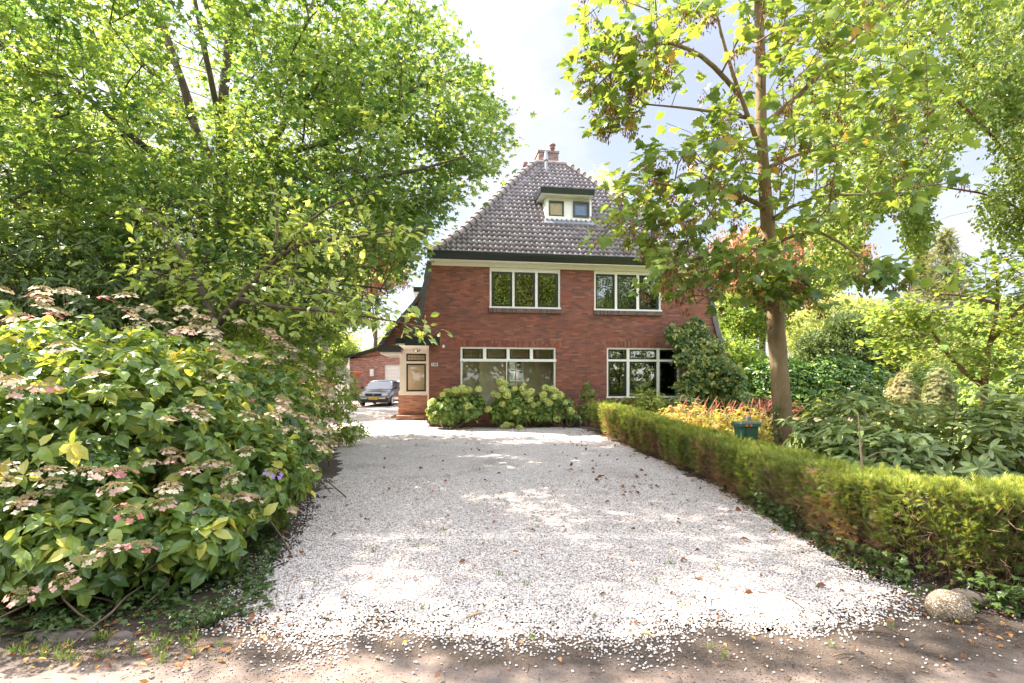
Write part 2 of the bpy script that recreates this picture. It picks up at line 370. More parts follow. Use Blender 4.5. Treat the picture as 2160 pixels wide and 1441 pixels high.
# front roof slope with real pantile relief
SL = math.hypot(RV-EV, RZ-EZ); CH = .245; NC = int(SL/CH)+1; PW = .175; ns = 8
V = []; F = []; tn = []
dirs = np.array((0, (RV-EV)/SL, (RZ-EZ)/SL)); nrm = np.array((0, -(RZ-EZ)/SL, (RV-EV)/SL))
def wave(x): p = (x/PW) % 1.0; return .043*np.where(p < .62, np.sin(np.pi*p/.62)**.9, -.35*np.sin(np.pi*(p-.62)/.38))
for j in range(NC):
    s0 = j*CH; s1 = min(s0+CH+.03, SL); tm = min((s0+CH*.5)/SL, 1); a, b = float(ul(tm))-.04, 9.56-float(ul(tm))+.04
    ncol = int((b-a)/PW*ns)+2; us = np.linspace(a, b, ncol); us[1:-1] = np.round(us[1:-1]/(PW/ns))*(PW/ns)
    jit = rng.normal(0, .003, int(12/PW)+6); h = wave(us)+jit[np.clip((us/PW).astype(int)+2, 0, len(jit)-1)]
    tj = rng.uniform(0, 1, len(jit)); tt = tj[np.clip((us/PW).astype(int)+2, 0, len(jit)-1)]
    base = len(V)*0+sum(len(x) for x in V) if V else 0
    rows = []
    for s, lift in ((s0+.008, .0), (s0, .055), (s1, .004)):
        rows.append(np.stack([us, np.full(ncol, EV)+0.0, np.full(ncol, EZ)], 1)+dirs*s+nrm*(h+lift)[:, None])
    V.append(np.concatenate(rows)); tn.append(np.tile(tt, 3))
    for q in range(2):
        i = np.arange(ncol-1)+base+q*ncol; F.append(np.stack([i, i+1, i+1+ncol, i+ncol], 1))
tm_, tt_, tb_ = newmat('grey_pantile')
a_ = tt_.nodes.new('ShaderNodeAttribute'); a_.attribute_name = 'tone'
r1 = ramp(tt_, [(0, (.20, .17, .175)), (.5, (.26, .225, .23)), (1, (.33, .29, .295))], a_.outputs['Fac']); n_ = noise(tt_, 9, 6, .65); r2 = ramp(tt_, [(.3, (.6, .58, .58)), (.62, (1.1, 1.1, 1.1)), (.8, (1.35, 1.3, 1.2))], n_.outputs[0])
ml = tt_.nodes.new('ShaderNodeMix'); ml.data_type = 'RGBA'; ml.blend_type = 'MULTIPLY'; ml.inputs['Factor'].default_value = 1
tt_.links.new(r1.outputs[0], ml.inputs['A']); tt_.links.new(r2.outputs[0], ml.inputs['B']); tt_.links.new(ml.outputs['Result'], tb_.inputs['Base Color']); tb_.inputs['Roughness'].default_value = .72; tb_.inputs['Specular IOR Level'].default_value = .3
n3 = noise(tt_, 70, 3); bump(tt_, tb_, n3.outputs[0], .3, .006)
roof = build('roof', np.concatenate(V), np.concatenate(F), tm_, house, smooth=True, tone=np.concatenate(tn))
# side slopes, back and under-roof
mb = MB(); ts = np.linspace(0, 1, 9); P_ = [(float(ul(t)), EV+(RV-EV)*t-.0, EZ+(RZ-EZ)*t) for t in ts]
lower = [(-.62, -.02, 2.86), (-.50, -.02, 3.05), (-.36, -.02, 3.7), (-.22, -.02, 4.4), (-.10, -.02, 5.0), (-.02, -.02, 5.36)]
for sgn in (0, 1):
    X = (lambda u: u) if sgn == 0 else (lambda u: 9.56-u)
    pts = P_; vs = [(X(u), v, z) for u, v, z in pts]+[(X(u), 10.2, z) for u, v, z in pts]; n = len(pts)
    mb.add(vs, [(i, i+1, i+1+n, i+n) for i in range(n-1)])
    pts = lower; vs = [(X(u), v, z) for u, v, z in pts]+[(X(u), 10.2, z) for u, v, z in pts]; n = len(pts)
    mb.add(vs, [(i, i+1, i+1+n, i+n) for i in range(n-1)])
mb.add([(P_[-1][0], RV, RZ), (9.56-P_[-1][0], RV, RZ), (9.56-P_[-1][0], 10.2, RZ), (P_[-1][0], 10.2, RZ)], [(0, 1, 2, 3)])
mb.add([(X_, 10.2, z) for X_, z in [(u, z) for u, v, z in P_]+[(9.56-u, z) for u, v, z in P_[::-1]]], [tuple(range(2*len(P_)))])
# slab just under the front tiles so no light leaks
mb.add([(.1, EV+.06, EZ-.02), (9.46, EV+.06, EZ-.02)]+[(9.56-float(ul(t)), EV+(RV-EV)*t+.05, EZ+(RZ-EZ)*t-.03) for t in ts[1:]]+[(float(ul(t)), EV+(RV-EV)*t+.05, EZ+(RZ-EZ)*t-.03) for t in ts[1:][::-1]], [tuple(range(18))])
sr = mb.done('side_roof', M['tile'], house)
# verge tiles along the flared edges of the front wall
for sgn in (0, 1):
    mb = MB(); pl = [(-.66, 2.84), (-.52, 3.02), (-.40, 3.45), (-.31, 3.9), (-.22, 4.35), (-.13, 4.8), (-.06, 5.33)]
    for (a, za), (b, zb) in zip(pl[:-1], pl[1:]):
        q = [(a-.04, za-.02), (a+.17, za-.02), (b+.15, zb), (b+.0, zb)]
        if sgn: q = [(9.56-x, z) for x, z in q][::-1]
        mb.prism(q, -.06-.01*(zb % .1), 10.2)
    mb.done('verge', M['tile'], house)
# hip and ridge tiles
mb = MB()
for sgn in (0, 1):
    pts = [Vector(((float(ul(t)) if not sgn else 9.56-float(ul(t))), EV+(RV-EV)*t, EZ+(RZ-EZ)*t+.0)) for t in np.linspace(0, 1, 60)]
    acc = [0]
    for a, b in zip(pts[:-1], pts[1:]): acc.append(acc[-1]+(b-a).length)
    Lh = acc[-1]; n = int(Lh/.33)
    for i in range(n):
        s0 = Lh*i/n; s1 = Lh*(i+1)/n+.05
        def at(s): s = min(s, Lh); j = max(0, min(len(acc)-2, int(np.searchsorted(acc, s))-1)); f = (s-acc[j])/max(acc[j+1]-acc[j], 1e-6); return pts[j].lerp(pts[j+1], f)
        p0, p1 = at(s0), at(s1)
        mb.tube([p0+Vector((0, -.01, .05)), p0.lerp(p1, .1)+Vector((0, -.01, .05)), p1+Vector((0, -.01, .02))], [.135, .13, .10], 10)
for k in range(4): u = 4.16+k*.32; mb.tube([(u, RV, RZ+.02), (u+.34, RV, RZ+.02)], [.12, .11], 10)
mb.done('ridge_tiles', M['ridge'], house, smooth=False)
# chimney
u0 = hl(1136, 330, 3.7)[0]; u1 = hl(1178, 330, 3.7)[0]; zt = hl(1150, 317.5, 3.7)[1]
mb = MB(); mb.box(u0, u1, 3.7, 4.5, 9.6, zt-.08, 0); mb.box(u0-.03, u1+.03, 3.67, 4.53, zt-.08, zt, 0); ch = mb.done('chimney', M['brick_chim'], house)
mb = MB(); mb.box(u0-.1, u1+.1, 3.5, 3.72, 10.05, 10.28); mb.done('flashing', M['lead'], ch)
pu, pz = hl(1165.5, 317, 4.3)
MB().lathe([(.08, -.05), (.08, .16), (.12, .18), (.08, .22), (.08, .26), (.14, .29), (.11, .35), (.04, .38)], (pu, 4.3, pz-.1)).done('chimney_pot', M['pot'], ch, True)
t0, vu = slope_hit(1152, 362); vv = EV+(RV-EV)*t0; vz = EZ+(RZ-EZ)*t0
mb = MB(); mb.tube([(vu, vv, vz-.15), (vu, vv, vz+.42)], .055, 12); mb.lathe([(.085, .42), (.10, .46), (.05, .74), (.055, .76), (.055, .80), (.03, .81)], (vu, vv, vz)); mb.done('flue', M['metal'], house, False)
t0, vu = slope_hit(1112, 362); vv = 3.6; vu, vz = hl(1108, 358, vv)
mb = MB(); mb.tube([(vu, vv, vz-.3), (vu, vv, vz+.12)], .06, 10); mb.lathe([(.10, .12), (.11, .2), (.10, .28), (.02, .3)], (vu, vv, vz)); mb.done('vent_pipe', M['pot'], house)
# dormer
td, _ = slope_hit(1190, 466); dv = EV+(RV-EV)*td-.02; dz0 = EZ+(RZ-EZ)*td
du0 = hl(1151, 440, dv)[0]; du1 = hl(1247.5, 440, dv)[0]; dz1 = hl(1200, 419, dv)[1]
sl = (RZ-EZ)/(RV-EV); dvb = dv+(dz1-dz0)/sl+.25
dm = MB(); w1 = rect(1157.5, 422.5, 1190, 455.5, dv); w2 = rect(1208.5, 424.5, 1242.5, 457.5, dv); w2[2] = w1[2]; w2[3] = w1[3]
wall_holes(dm, du0, du1, dz0, dz1, [w1, w2], dv, dv+.08)
dm.box(du0, du0+.06, dv+.08, dvb, dz0, dz1); dm.box(du1-.06, du1, dv+.08, dvb, dz0, dz1)
dm.box(du0-.03, du1+.03, dv-.02, dv+.04, dz0-.0, dz0+.07)
dm.box(du0-.0, du0+.09, dv-.012, dv, dz0+.07, dz1); dm.box(du1-.09, du1, dv-.012, dv, dz0+.07, dz1)
for i in range(1, 9): z = dz0+.07+(dz1-dz0-.07)*i/9; dm.box(w1[1]+.05, w2[0]-.05, dv-.006, dv-.0005, z-.045, z+.03)
ov0 = hl(1141, 412, dv-.32)[0]; ov1 = hl(1252.5, 412, dv-.32)[0]
dorm = dm.done('dormer', M['white'], house)
mb = MB(); mb.box(ov0+.02, ov1-.02, dv-.32, dvb+.3, dz1+.002, dz1+.045, 1)
mb.prism([(dv-.36, dz1+.03), (dv-.40, dz1+.22), (dv-.34, dz1+.24), (dvb+.2, dz1+.30), (dvb+.2, dz1+.046), (dv-.33, dz1+.046)], ov0-.02, ov1+.02, 'x', 0)
mb.done('dormer_roof', [M['black'], M['white']], dorm)
sash(dorm, w1[0], w1[1], w1[2], w1[3], dv+.01, .055, 'glass_clear')
s2 = sash(dorm, w2[0], w2[1], w2[2], w2[3], dv-.06, .06, 'glass_clear')
MB().box(w1[0]-.05, w1[1]+.05, dv+.082, dv+.09, w1[2]-.05, w1[3]+.05).done('blind', M['blind'], dorm)
MB().box(w2[0]-.05, w2[1]+.05, dv+.082, dv+.09, w2[2]-.05, w2[3]+.05).done('curtain', plain('blue_grey_curtain', (.30, .40, .66), .9), dorm)
mb = MB(); mb.prism([(dv-.03, dz0+.02), (dv-.22, dz0-.16), (dv-.20, dz0-.2), (dv+.0, dz0-.02)], du0-.1, du1+.1, 'x'); mb.done('flashing', M['lead'], dorm)
# front door canopy, porch bay and side wing
mb = MB(); mb.prism([(-.33, 2.585), (-.37, 2.86), (.0-.003, 2.86), (-.003, 2.60)], -.74, .34, 'x', 0); mb.done('door_canopy', M['black'], house)
mb = MB(); mb.box(-.95, -.02, .0, 6.5, 2.61, 2.66); mb.done('porch_ceiling', M['white'], house)
mb = MB(); mb.box(-1.05, -.02, -.0, 6.5, 2.665, 2.84); mb.done('side_gutter', M['black'], house)
LU, LZ = hl(886, 736, 1.6); mb = MB(); mb.lathe([(.03, 0), (.03, -.03), (.12, -.05), (.12, -.10), (.06, -.14)], (-.45, 1.5, 2.61)); mb.done('ceiling_lamp', M['glass'], house)
BV = 2.9
bu0 = hl(843, 800, BV)[0]; bu1 = -.005; wz0 = hl(870, 832.5, BV)[1]; wz1 = hl(870, 738, BV)[1]
fu0 = hl(848, 800, BV)[0]
mb = MB(); mb.box(bu0-.05, bu1, BV, BV+.3, .15, wz0, 0); mb.box(bu0-.05, bu0+.2, BV+.3, 6.4, .15, wz0, 0); mb.done('porch_wall', M['brick_light'], house)
mb = MB(); mb.box(bu0, bu1, BV+.02, BV+.3, wz1, 2.60, 0); mb.done('porch_header', M['brick_light'], house)
mb = MB(); mb.box(bu0-.04, bu1-.02, BV-.03, BV+.02, wz0-.02, wz0+.06); mb.box(bu0, bu1-.06, BV-.01, BV+.1, wz1-.06, wz1)
mb.box(bu0, hl(863.5, 800, BV)[0], BV-.01, BV+.12, wz0+.06, wz1-.06); 
a0, b0 = hl(857, 780, BV)[0], hl(898.5, 780, BV)[0]; zA1 = hl(870, 746, BV)[1]; zA0 = hl(870, 762, BV)[1]; zB1 = hl(870, 767, BV)[1]; zB0 = hl(870, 826, BV)[1]
mb2 = MB(); mb2.box(bu0-.04, bu1-.02, BV-.03, BV+.1, wz0-.02, zB0); mb2.box(bu0, a0, BV-.01, BV+.1, zB0, wz1); mb2.box(b0, bu1-.05, BV-.01, BV+.1, zB0, wz1)
mb2.box(a0, b0, BV-.008, BV+.1, zA0, zB1); mb2.box(a0, b0, BV-.008, BV+.1, zA1, wz1)
wn = mb2.done('porch_window', M['white'], house); sash(wn, a0, b0, zA0, zA1, BV+.01, .05, 'glass', leaded=True); sash(wn, a0, b0, zB0, zB1, BV+.01, .06, 'glass')
mb = MB(); mb.box(bu0+.2, bu1, 3.7, 3.8, .2, 2.6); mb.done('porch_room', M['room'], house)
mb = MB(); mb.box(bu0-.10, bu1, BV-.42, BV-.001, 0, .17); mb.done('step', M['brick_light'], house)
mb = MB(); mb.tube([(-.06, BV-.12, .17), (-.06, BV-.12, 2.6)], .035, 8); mb.done('downpipe', M['white'], house)
# wing gable behind
WV = 3.3
pg = [hl(880, 640, WV), hl(806, 727, WV)]
mb = MB(); g1 = (-.1, hl(880, 640, WV)[1]+.5); pts = [(-.02, 2.85), (pg[1][0]+.15, 2.85), (pg[1][0]+.2, 3.0), (hl(835, 690, WV)[0], hl(835, 690, WV)[1]), (pg[0][0], pg[0][1]), (-.02, pg[0][1]+.9)]
mb.prism(pts, WV, WV+.3); mb.done('wing_gable', M['brick'], house)
mb = MB(); vp = [(pg[1][0]-.1, 2.86), (hl(830, 690, WV)[0]-.06, hl(830, 690, WV)[1]+.02), (pg[0][0]-.12, pg[0][1]+.08), (-.02, pg[0][1]+1.05)]
for (a, za), (b, zb) in zip(vp[:-1], vp[1:]):
    n = 4
    for i in range(n):
        x0, z0_, x1, z1_ = a+(b-a)*i/n, za+(zb-za)*i/n, a+(b-a)*(i+1)/n, za+(zb-za)*(i+1)/n
        mb.prism([(x0-.03, z0_-.02), (x0+.12, z0_-.06), (x1+.10, z1_-.06), (x1-.0, z1_)], WV-.12+.01*(i % 2), 7.5)
mb.done('wing_roof', M['tile'], house)
cu0 = hl(798, 730, 2.3)[0]
mb = MB(); mb.prism([(2.28, 2.50), (2.22, 2.74), (2.6, 2.76), (2.6, 2.50)], cu0, -1.052, 'x', 0); mb.box(cu0+.03, -1.06, 2.601, 6.4, 2.44, 2.50, 1); mb.box(cu0, -1.06, 2.601, 6.4, 2.502, 2.75, 0)
mb.done('wing_gutter', [M['black'], M['white']], house)
DV = 4.6; q = hl(872, 605, DV); q2 = hl(905, 616, DV); q3 = hl(883, 650, DV)
mb = MB(); mb.box(q[0], .6, DV, DV+3, q2[1], q[1], 0); mb.box(q[0]+.15, .6, DV+.15, DV+3, q3[1]-.6, q2[1]-.08, 1); mb.prism([(q[0]+.02, q2[1]), (.6, q2[1]), (.6, q2[1]-.08), (q[0]+.2, q2[1]-.3), (q[0]+.02, q2[1]-.03)], DV+.02, DV+3, 'y', 1)
mb.done('side_dormer', [M['black'], M['white']], house)
# outdoor lamp and house number
lu, lz = hl(935, 731); mb = MB(); mb.lathe([(.025, -.05), (.045, -.02), (.045, .02), (.025, .05)], (lu, -.05, lz)); mb.box(lu-.015, lu+.015, -.05, 0, lz-.015, lz+.015); mb.done('wall_lamp', M['white'], house, True)
nu0, nz1 = hl(910, 765.5); nu1, nz0 = hl(923.5, 772.5)
pl = MB(); pl.box(nu0, nu1, -.012, -.001, nz0, nz1); plate = pl.done('number_plate', M['white'], house)
def text_mesh(txt, size, mat, parent, loc, name, rot=(R(90), 0, 0), sx=1.0, ext=.001, font_off=0):
    c = bpy.data.curves.new('t', 'FONT'); c.body = txt; c.size = size; c.align_x = 'CENTER'; c.align_y = 'CENTER'; c.extrude = ext; c.offset = font_off
    o = bpy.data.objects.new('t', c); col.objects.link(o); bpy.context.view_layer.update()
    me = bpy.data.meshes.new_from_object(o.evaluated_get(bpy.context.evaluated_depsgraph_get())); bpy.data.objects.remove(o); me.materials.clear(); me.materials.append(mat)
    q = link(name, me, parent); q.location = loc; q.rotation_euler = rot; q.scale = (sx, 1, 1); return q
text_mesh('106', (nz1-nz0)*1.15, M['black'], plate, ((nu0+nu1)/2, -.0145, (nz0+nz1)/2), 'digits', font_off=.003)

# ------------------------------------------------------------------ garage
GD = 35.0
def gx(px): return (px-1080)/1080*GD
def gz(py): return CAM_H-(py-795)/1080*GD
gar = thing('garage', 'low pinkish brick garage with white roller door behind the parked car', 'garage', (0, GD, 0))
gx0, gx1 = gx(738), gx(900)
mb = MB(); dx0, dx1 = gx(811), gx(811)+2.5
mb.box(gx0, dx0, 0, .3, .0, 2.9); mb.box(dx1, gx1+1, 0, .3, 0, 2.9); mb.box(dx0, dx1, 0, .3, gz(768), 2.9)
mb.prism([(gx0, 2.9), (gx1+1, 2.9), (gx1+1, 3.5), (gx(800), gz(738)), (gx0, gz(757))], 0, .3)
mb.box(gx0, gx0+.3, .3, 6, 0, 2.9); mb.done('wall', M['brick_garage'], gar)
mb = MB(); mb.prism([(gx0-.3, gz(757)-.02), (gx(800), gz(738)), (gx1+1, 3.62), (gx1+1, 3.85), (gx(800), gz(738)+.2), (gx0-.3, gz(757)+.16)], -.25, 6.2); mb.done('roof', M['black'], gar)
dm_, dt_, db_ = newmat('roller_door_white'); db_.inputs['Base Color'].default_value = (.72, .69, .70, 1); db_.inputs['Roughness'].default_value = .5
mb = MB(); n = 26
for i in range(n): z = .05+(gz(768)-.05)*i/n; h = (gz(768)-.05)/n; mb.prism([(.10, z), (.08, z+h*.5), (.10, z+h*.93), (.13, z+h*.93), (.13, z)], dx0, dx1, 'x')
mb.done('roller_door', dm_, gar)
mb = MB(); mb.tube([(gx0-.05, -.06, .1), (gx0-.05, -.06, gz(757))], .05, 8); mb.done('downpipe', M['white'], gar)
mb = MB(); mb.box(gx0+.1, dx0-.0, -.03, -.001, 0, .42); mb.done('plinth', plain('black_plinth', (.03, .03, .035), .6), gar)
mb = MB(); x = gx(785); z = gz(785); mb.box(x-.12, x+.12, -.15, 0, z-.28, z+.2); mb.box(x-.07, x+.07, -.17, -.151, z-.18, z-.02); mb.done('wall_box', M['shutter'], gar)
ob = MB(); x = gx(759); z = gz(787); ob.lathe([(.08, -.16), (.24, -.06), (.29, .08), (.28, .11), (.24, .09)], (0, 0, 0), 14)
o = ob.done('hanging_basket', plain('orange_basket', (.50, .13, .06), .7), None, True); o.location = (x, GD-.46, z)
tag(o, 'small orange bowl shaped basket hanging on the garage wall', 'basket')
# low brick garden wall left of the garage
mb = MB(); mb.box(-17.5, gx0-.4, GD-2, GD-1.7, 0, 1.35); mb.box(-17.6, gx0-.35, GD-2.05, GD-1.65, 1.35, 1.43); o = mb.done('garden_wall', M['brick_garage'])
tag(o, 'low brick garden wall left of the garage downpipe', 'wall')
# ------------------------------------------------------------------ parked car
M['carpaint'], t_, b_ = newmat('dark_blue_grey_paint'); b_.inputs['Base Color'].default_value = (.075, .09, .11, 1); b_.inputs['Metallic'].default_value = .55; b_.inputs['Roughness'].default_value = .3; b_.inputs['Coat Weight'].default_value = .8
M['trim'] = plain('black_plastic', (.025, .025, .027), .6, bs=0)
M['tyre'] = plain('tyre_rubber', (.02, .02, .02), .85, bs=0)
M['rim'] = plain('alloy', (.62, .6, .58), .35, .7, bs=0)
M['lens'], t_, b_ = newmat('headlight_glass'); b_.inputs['Base Color'].default_value = (.75, .72, .68, 1); b_.inputs['Roughness'].default_value = .12; b_.inputs['Coat Weight'].default_value = 1
M['yellow'] = plain('yellow_plate', (.85, .50, .02), .4, var=.03, bs=0)
car = thing('parked_car', 'dark blue grey hatchback with yellow number plate parked in front of the garage', 'car', (-7.42, 27.4, 0), R(0.5))
def loft(secs, name, mat, parent, smooth=True, caps=True):
    n = len(secs[0]); V = [p for s in secs for p in s]; F = [(i*n+k, i*n+(k+1) % n, (i+1)*n+(k+1) % n, (i+1)*n+k) for i in range(len(secs)-1) for k in range(n)]
    if caps: F += [tuple(range(n-1, -1, -1)), tuple(range((len(secs)-1)*n, len(secs)*n))]
    return build(name, V, [i for f in F for i in f], mat, parent, smooth, sizes=[len(f) for f in F])
def bsec(y, hw_, zb, zs, zt, rr=.10):   # lower body section
    pts = [(-hw_+.08, zb), (-hw_, zb+.12), (-hw_-.0, zs), (-hw_+.03, zt-rr*.6), (-hw_+rr*1.2, zt-.01), (-hw_*.45, zt+.015), (0, zt+.02)]
    full = pts+[(-x, z) for x, z in pts[::-1][1:]]
    return [(x, y, z) for x, z in full]
secs = [bsec(.0, .66, .30, .52, .60, .06), bsec(.04, .76, .24, .52, .70, .07), bsec(.16, .81, .20, .55, .745), bsec(.5, .835, .19, .6, .83), bsec(1.0, .845, .19, .65, .92), bsec(1.6, .85, .19, .7, .95), bsec(2.8, .85, .19, .7, .96), bsec(3.6, .83, .2, .7, .96), bsec(3.95, .78, .24, .65, .93), bsec(4.05, .70, .3, .55, .85)]
loft(secs, 'body', M['carpaint'], car)
def gsec(y, hb, ht, zb, zt): 
    pts = [(-hb, zb), (-hb+(hb-ht)*.5, zb+(zt-zb)*.5), (-ht, zt-.05), (-ht+.09, zt-.005), (0, zt+.015)]; full = pts+[(-x, z) for x, z in pts[::-1][1:]]
    return [(x, y, z) for x, z in full]
rf = loft([gsec(1.72, .66, .56, 1.30, 1.36), gsec(1.95, .67, .56, 1.30, 1.415), gsec(2.7, .67, .56, 1.30, 1.425), gsec(3.3, .66, .55, 1.28, 1.39), gsec(3.45, .64, .54, 1.26, 1.34)], 'roof', M['carpaint'], car)
for s in (-1, 1):
    for pts_, r_ in (([(s*.76, 1.02, .91), (s*.665, 1.5, 1.18), (s*.60, 1.78, 1.345)], .035), ([(s*.80, 2.35, .94), (s*.64, 2.4, 1.34)], .04), ([(s*.76, 3.75, .93), (s*.62, 3.38, 1.33)], .07)):
        MB().tube(pts_, r_, 6).done('roof_pillar', M['carpaint'], car)
gm, t_, b_ = newmat('car_glass'); M['carglass'] = glassmat('car_window_glass', (.62, .7, .66), .10)
mb = MB(); mb.add([(-.75, 1.03, .925), (.75, 1.03, .925), (.60, 1.74, 1.345), (-.60, 1.74, 1.345)], [(0, 1, 2, 3)]); mb.add([(-.75, 1.045, .92), (.75, 1.045, .92), (.60, 1.752, 1.338), (-.60, 1.752, 1.338)], [(3, 2, 1, 0)]); mb.done('windscreen', M['carglass'], car)
mb = MB(); mb.add([(-.72, 3.78, .95), (.72, 3.78, .95), (.58, 3.44, 1.31), (-.58, 3.44, 1.31)], [(3, 2, 1, 0)]); mb.done('rear_window', M['carglass'], car)
for s in (-1, 1):
    mb = MB(); mb.add([(s*.80, 1.12, .95), (s*.81, 3.65, .96), (s*.635, 3.35, 1.31), (s*.625, 1.75, 1.31)], [(0, 1, 2, 3)]); mb.done('side_window', M['carglass'], car)
mb = MB(); mb.box(-.7, .7, 1.1, 3.7, .5, .93); mb.done('interior', M['trim'], car)
for s in (-.36, .36):
    mb = MB(); mb.box(s-.22, s+.22, 2.1, 2.22, .9, 1.12); mb.box(s-.12, s+.12, 2.12, 2.2, 1.13, 1.27); mb.done('seat', M['trim'], car)
mb = MB(); mb.tube([(.36+.17*math.cos(a), 1.62+.05*math.sin(a), .98+.17*math.sin(a)) for a in np.linspace(0, 2*math.pi, 13)], .014, 5); mb.done('steering_wheel', M['trim'], car)
mb = MB(); mb.box(-.12, .12, 1.7, 1.72, 1.25, 1.31); mb.done('inner_mirror', M['trim'], car)
# front end
mb = MB(); mb.prism([(-.40, .575), (.40, .575), (.44, .70), (-.44, .70)], -.012, .05); 
mb.done('grille', M['trim'], car)
for s in (-1, 1):
    mb = MB(); q = [(s*.43, .58), (s*.70, .575), (s*.745, .60), (s*.75, .69), (s*.47, .705)]; mb.prism(q if s > 0 else q[::-1], .0-.006, .12); mb.done('headlight', M['lens'], car)
    mb = MB(); mb.box(min(s*.30, s*.66), max(s*.30, s*.66), -.125, -.11, .425, .475); mb.done('indicator_lamp', M['lens'], car)
    mb = MB(); mb.tube([(s*.78, 1.22, .96), (s*.86, 1.2, .98)], .03, 6); mb.prism([(s*.84, .93), (s*1.0, .95), (s*1.0, 1.06), (s*.85, 1.06)], 1.12, 1.24); mb.done('door_mirror', M['trim'], car)
mb = MB(); mb.prism([(-.80, .50), (.80, .50), (.80, .54), (-.80, .54)], -.10, .3); mb.done('bumper_trim', M['rim'], car)
loft([[(x*k, y, z) for x, z in [(-.80, .22), (-.83, .36), (-.82, .50), (.82, .50), (.83, .36), (.80, .22)]] for y, k in ((-.11, .93), (-.06, .98), (.35, 1.02))], 'bumper', M['trim'], car, smooth=False)
pm = MB().box(-.26, .26, -.135, -.122, .385, .495).done('licence_plate', M['yellow'], car)
MB().box(-.262, -.22, -.137, -.1351, .385, .495).done('plate_band', plain('blue_band', (.02, .05, .35), .4, bs=0), pm)
text_mesh('HX-GP-41', .085, M['trim'], pm, (.02, -.138, .44), 'plate_characters')
mb = MB(); mb.tube([(.055*math.cos(a), -.022, .64+.055*math.sin(a)) for a in np.linspace(0, 2*math.pi, 17)], .009, 5)
mb.tube([(-.03, -.02, .68), (0, -.02, .645), (.03, -.02, .68)], .007, 4); mb.tube([(-.045, -.02, .655), (-.02, -.02, .60), (0, -.02, .635), (.02, -.02, .60), (.045, -.02, .655)], .007, 4); mb.done('badge', M['metal'], car)
def wheel(x, y):
    mb = MB(); n = 24; V = []; prof = [(-.09, .20), (-.09, .285), (-.06, .305), (.06, .305), (.09, .285), (.09, .20)]
    for k in range(n):
        a = 2*math.pi*k/n
        for dx, r in prof: V.append((x+dx, y+r*math.cos(a), .305+r*math.sin(a)))
    m = len(prof); mb.add(V, [(k*m+j, k*m+(j+1) % m, ((k+1) % n)*m+(j+1) % m, ((k+1) % n)*m+j) for k in range(n) for j in range(m)])
    w_ = mb.done('wheel', M['tyre'], car, True); s = 1 if x > 0 else -1
    rb = MB()
    for k in range(7):
        a = 2*math.pi*k/7; rb.tube([(x+s*.07, y, .305), (x+s*.07, y+.2*math.cos(a), .305+.2*math.sin(a))], [.035, .025], 5)
    rb.tube([(x+s*.07, y+.195*math.cos(a), .305+.195*math.sin(a)) for a in np.linspace(0, 2*math.pi, 25)], .016, 5); rb.done('rim', M['rim'], w_)
for x in (-.77, .77):
    for y in (.72, 3.2): wheel(x, y)

# ------------------------------------------------------------------ mailbox on post
mbx = thing('mailbox', 'dark green plastic letterbox with two red dots on a wooden post above the clipped hedge', 'mailbox', (3.46, 7.55, 0), R(8))
M['green'] = plain('green_plastic', (.028, .085, .055), .45, var=.12, bs=.1)
bz0, bz1 = .60, .93
loft([[(x, y, z) for x, y in [(-.13+o, -.09+o), (.13-o, -.09+o), (.155-o*.8, 0), (.13-o, .12-o), (-.13+o, .12-o), (-.155+o*.8, 0)]] for z, o in ((bz0-.08, .02), (bz0+.1, .008), (.87, 0))], 'body', M['green'], mbx, False)
lid = loft([[(x*k, y*k+.01, z) for x, y in [(-.155, -.12), (.155, -.12), (.18, .0), (.155, .14), (-.155, .14), (-.18, .0)]] for z, k in ((.872, 1.0), (.915, 1.0), (.935, .93), (.94, .6))], 'lid', M['green'], mbx, False)
for x in (-.07, .0):
    MB().tube([(x, -.118, .893), (x, -.106, .893)], .017, 10).done('reflector', plain('red_reflector', (.8, .10, .03), .3, bs=0), lid)
MB().box(-.07, .03, -.101, -.093, .62, .86).done('slot_door', plain('dark_green', (.02, .06, .04), .5), mbx)
MB().box(.0+.10, .17, .14, .21, -.3, 1.0).done('post', plain('grey_wood', (.23, .19, .17), .9, var=.3), mbx)

# ------------------------------------------------------------------ boulder, stones
def rock(name, label, c, r, seed, mat, sub=24, amp=.06, group=None):
    g = np.random.default_rng(seed); n = sub; th = np.linspace(0, math.pi, n); ph = np.linspace(0, 2*math.pi, 2*n, endpoint=False)
    T, P_ = np.meshgrid(th, ph, indexing='ij'); d = np.stack([np.sin(T)*np.cos(P_), np.sin(T)*np.sin(P_), np.cos(T)], -1)
    k = np.ones(T.shape)
    for _ in range(7):
        a = g.normal(size=3); k += amp*np.sin(d@a*2+g.uniform(0, 6))/2
    V = (d*k[..., None]*np.array(r)).reshape(-1, 3); m = 2*n
    F = [(i*m+j, i*m+(j+1) % m, (i+1)*m+(j+1) % m, (i+1)*m+j) for i in range(n-1) for j in range(m)]
    o = build(name, V, F, mat, None, True); o.location = c; return tag(o, label, 'stone', group)
bm_, bt_, bb_ = newmat('aggregate_stone'); vo = bt_.nodes.new('ShaderNodeTexVoronoi'); vo.inputs['Scale'].default_value = 120; tcx = bt_.nodes.new('ShaderNodeTexCoord'); bt_.links.new(tcx.outputs['Object'], vo.inputs['Vector'])
spx = bt_.nodes.new('ShaderNodeSeparateXYZ'); bt_.links.new(vo.outputs['Color'], spx.inputs[0])
r_ = ramp(bt_, [(0, (.10, .07, .045)), (.5, (.20, .15, .10)), (.85, (.33, .26, .19)), (1, (.6, .54, .46))], spx.outputs[0]); bt_.links.new(r_.outputs[0], bb_.inputs['Base Color']); bb_.inputs['Roughness'].default_value = .85
bump(bt_, bb_, vo.outputs['Distance'], .6, .012)
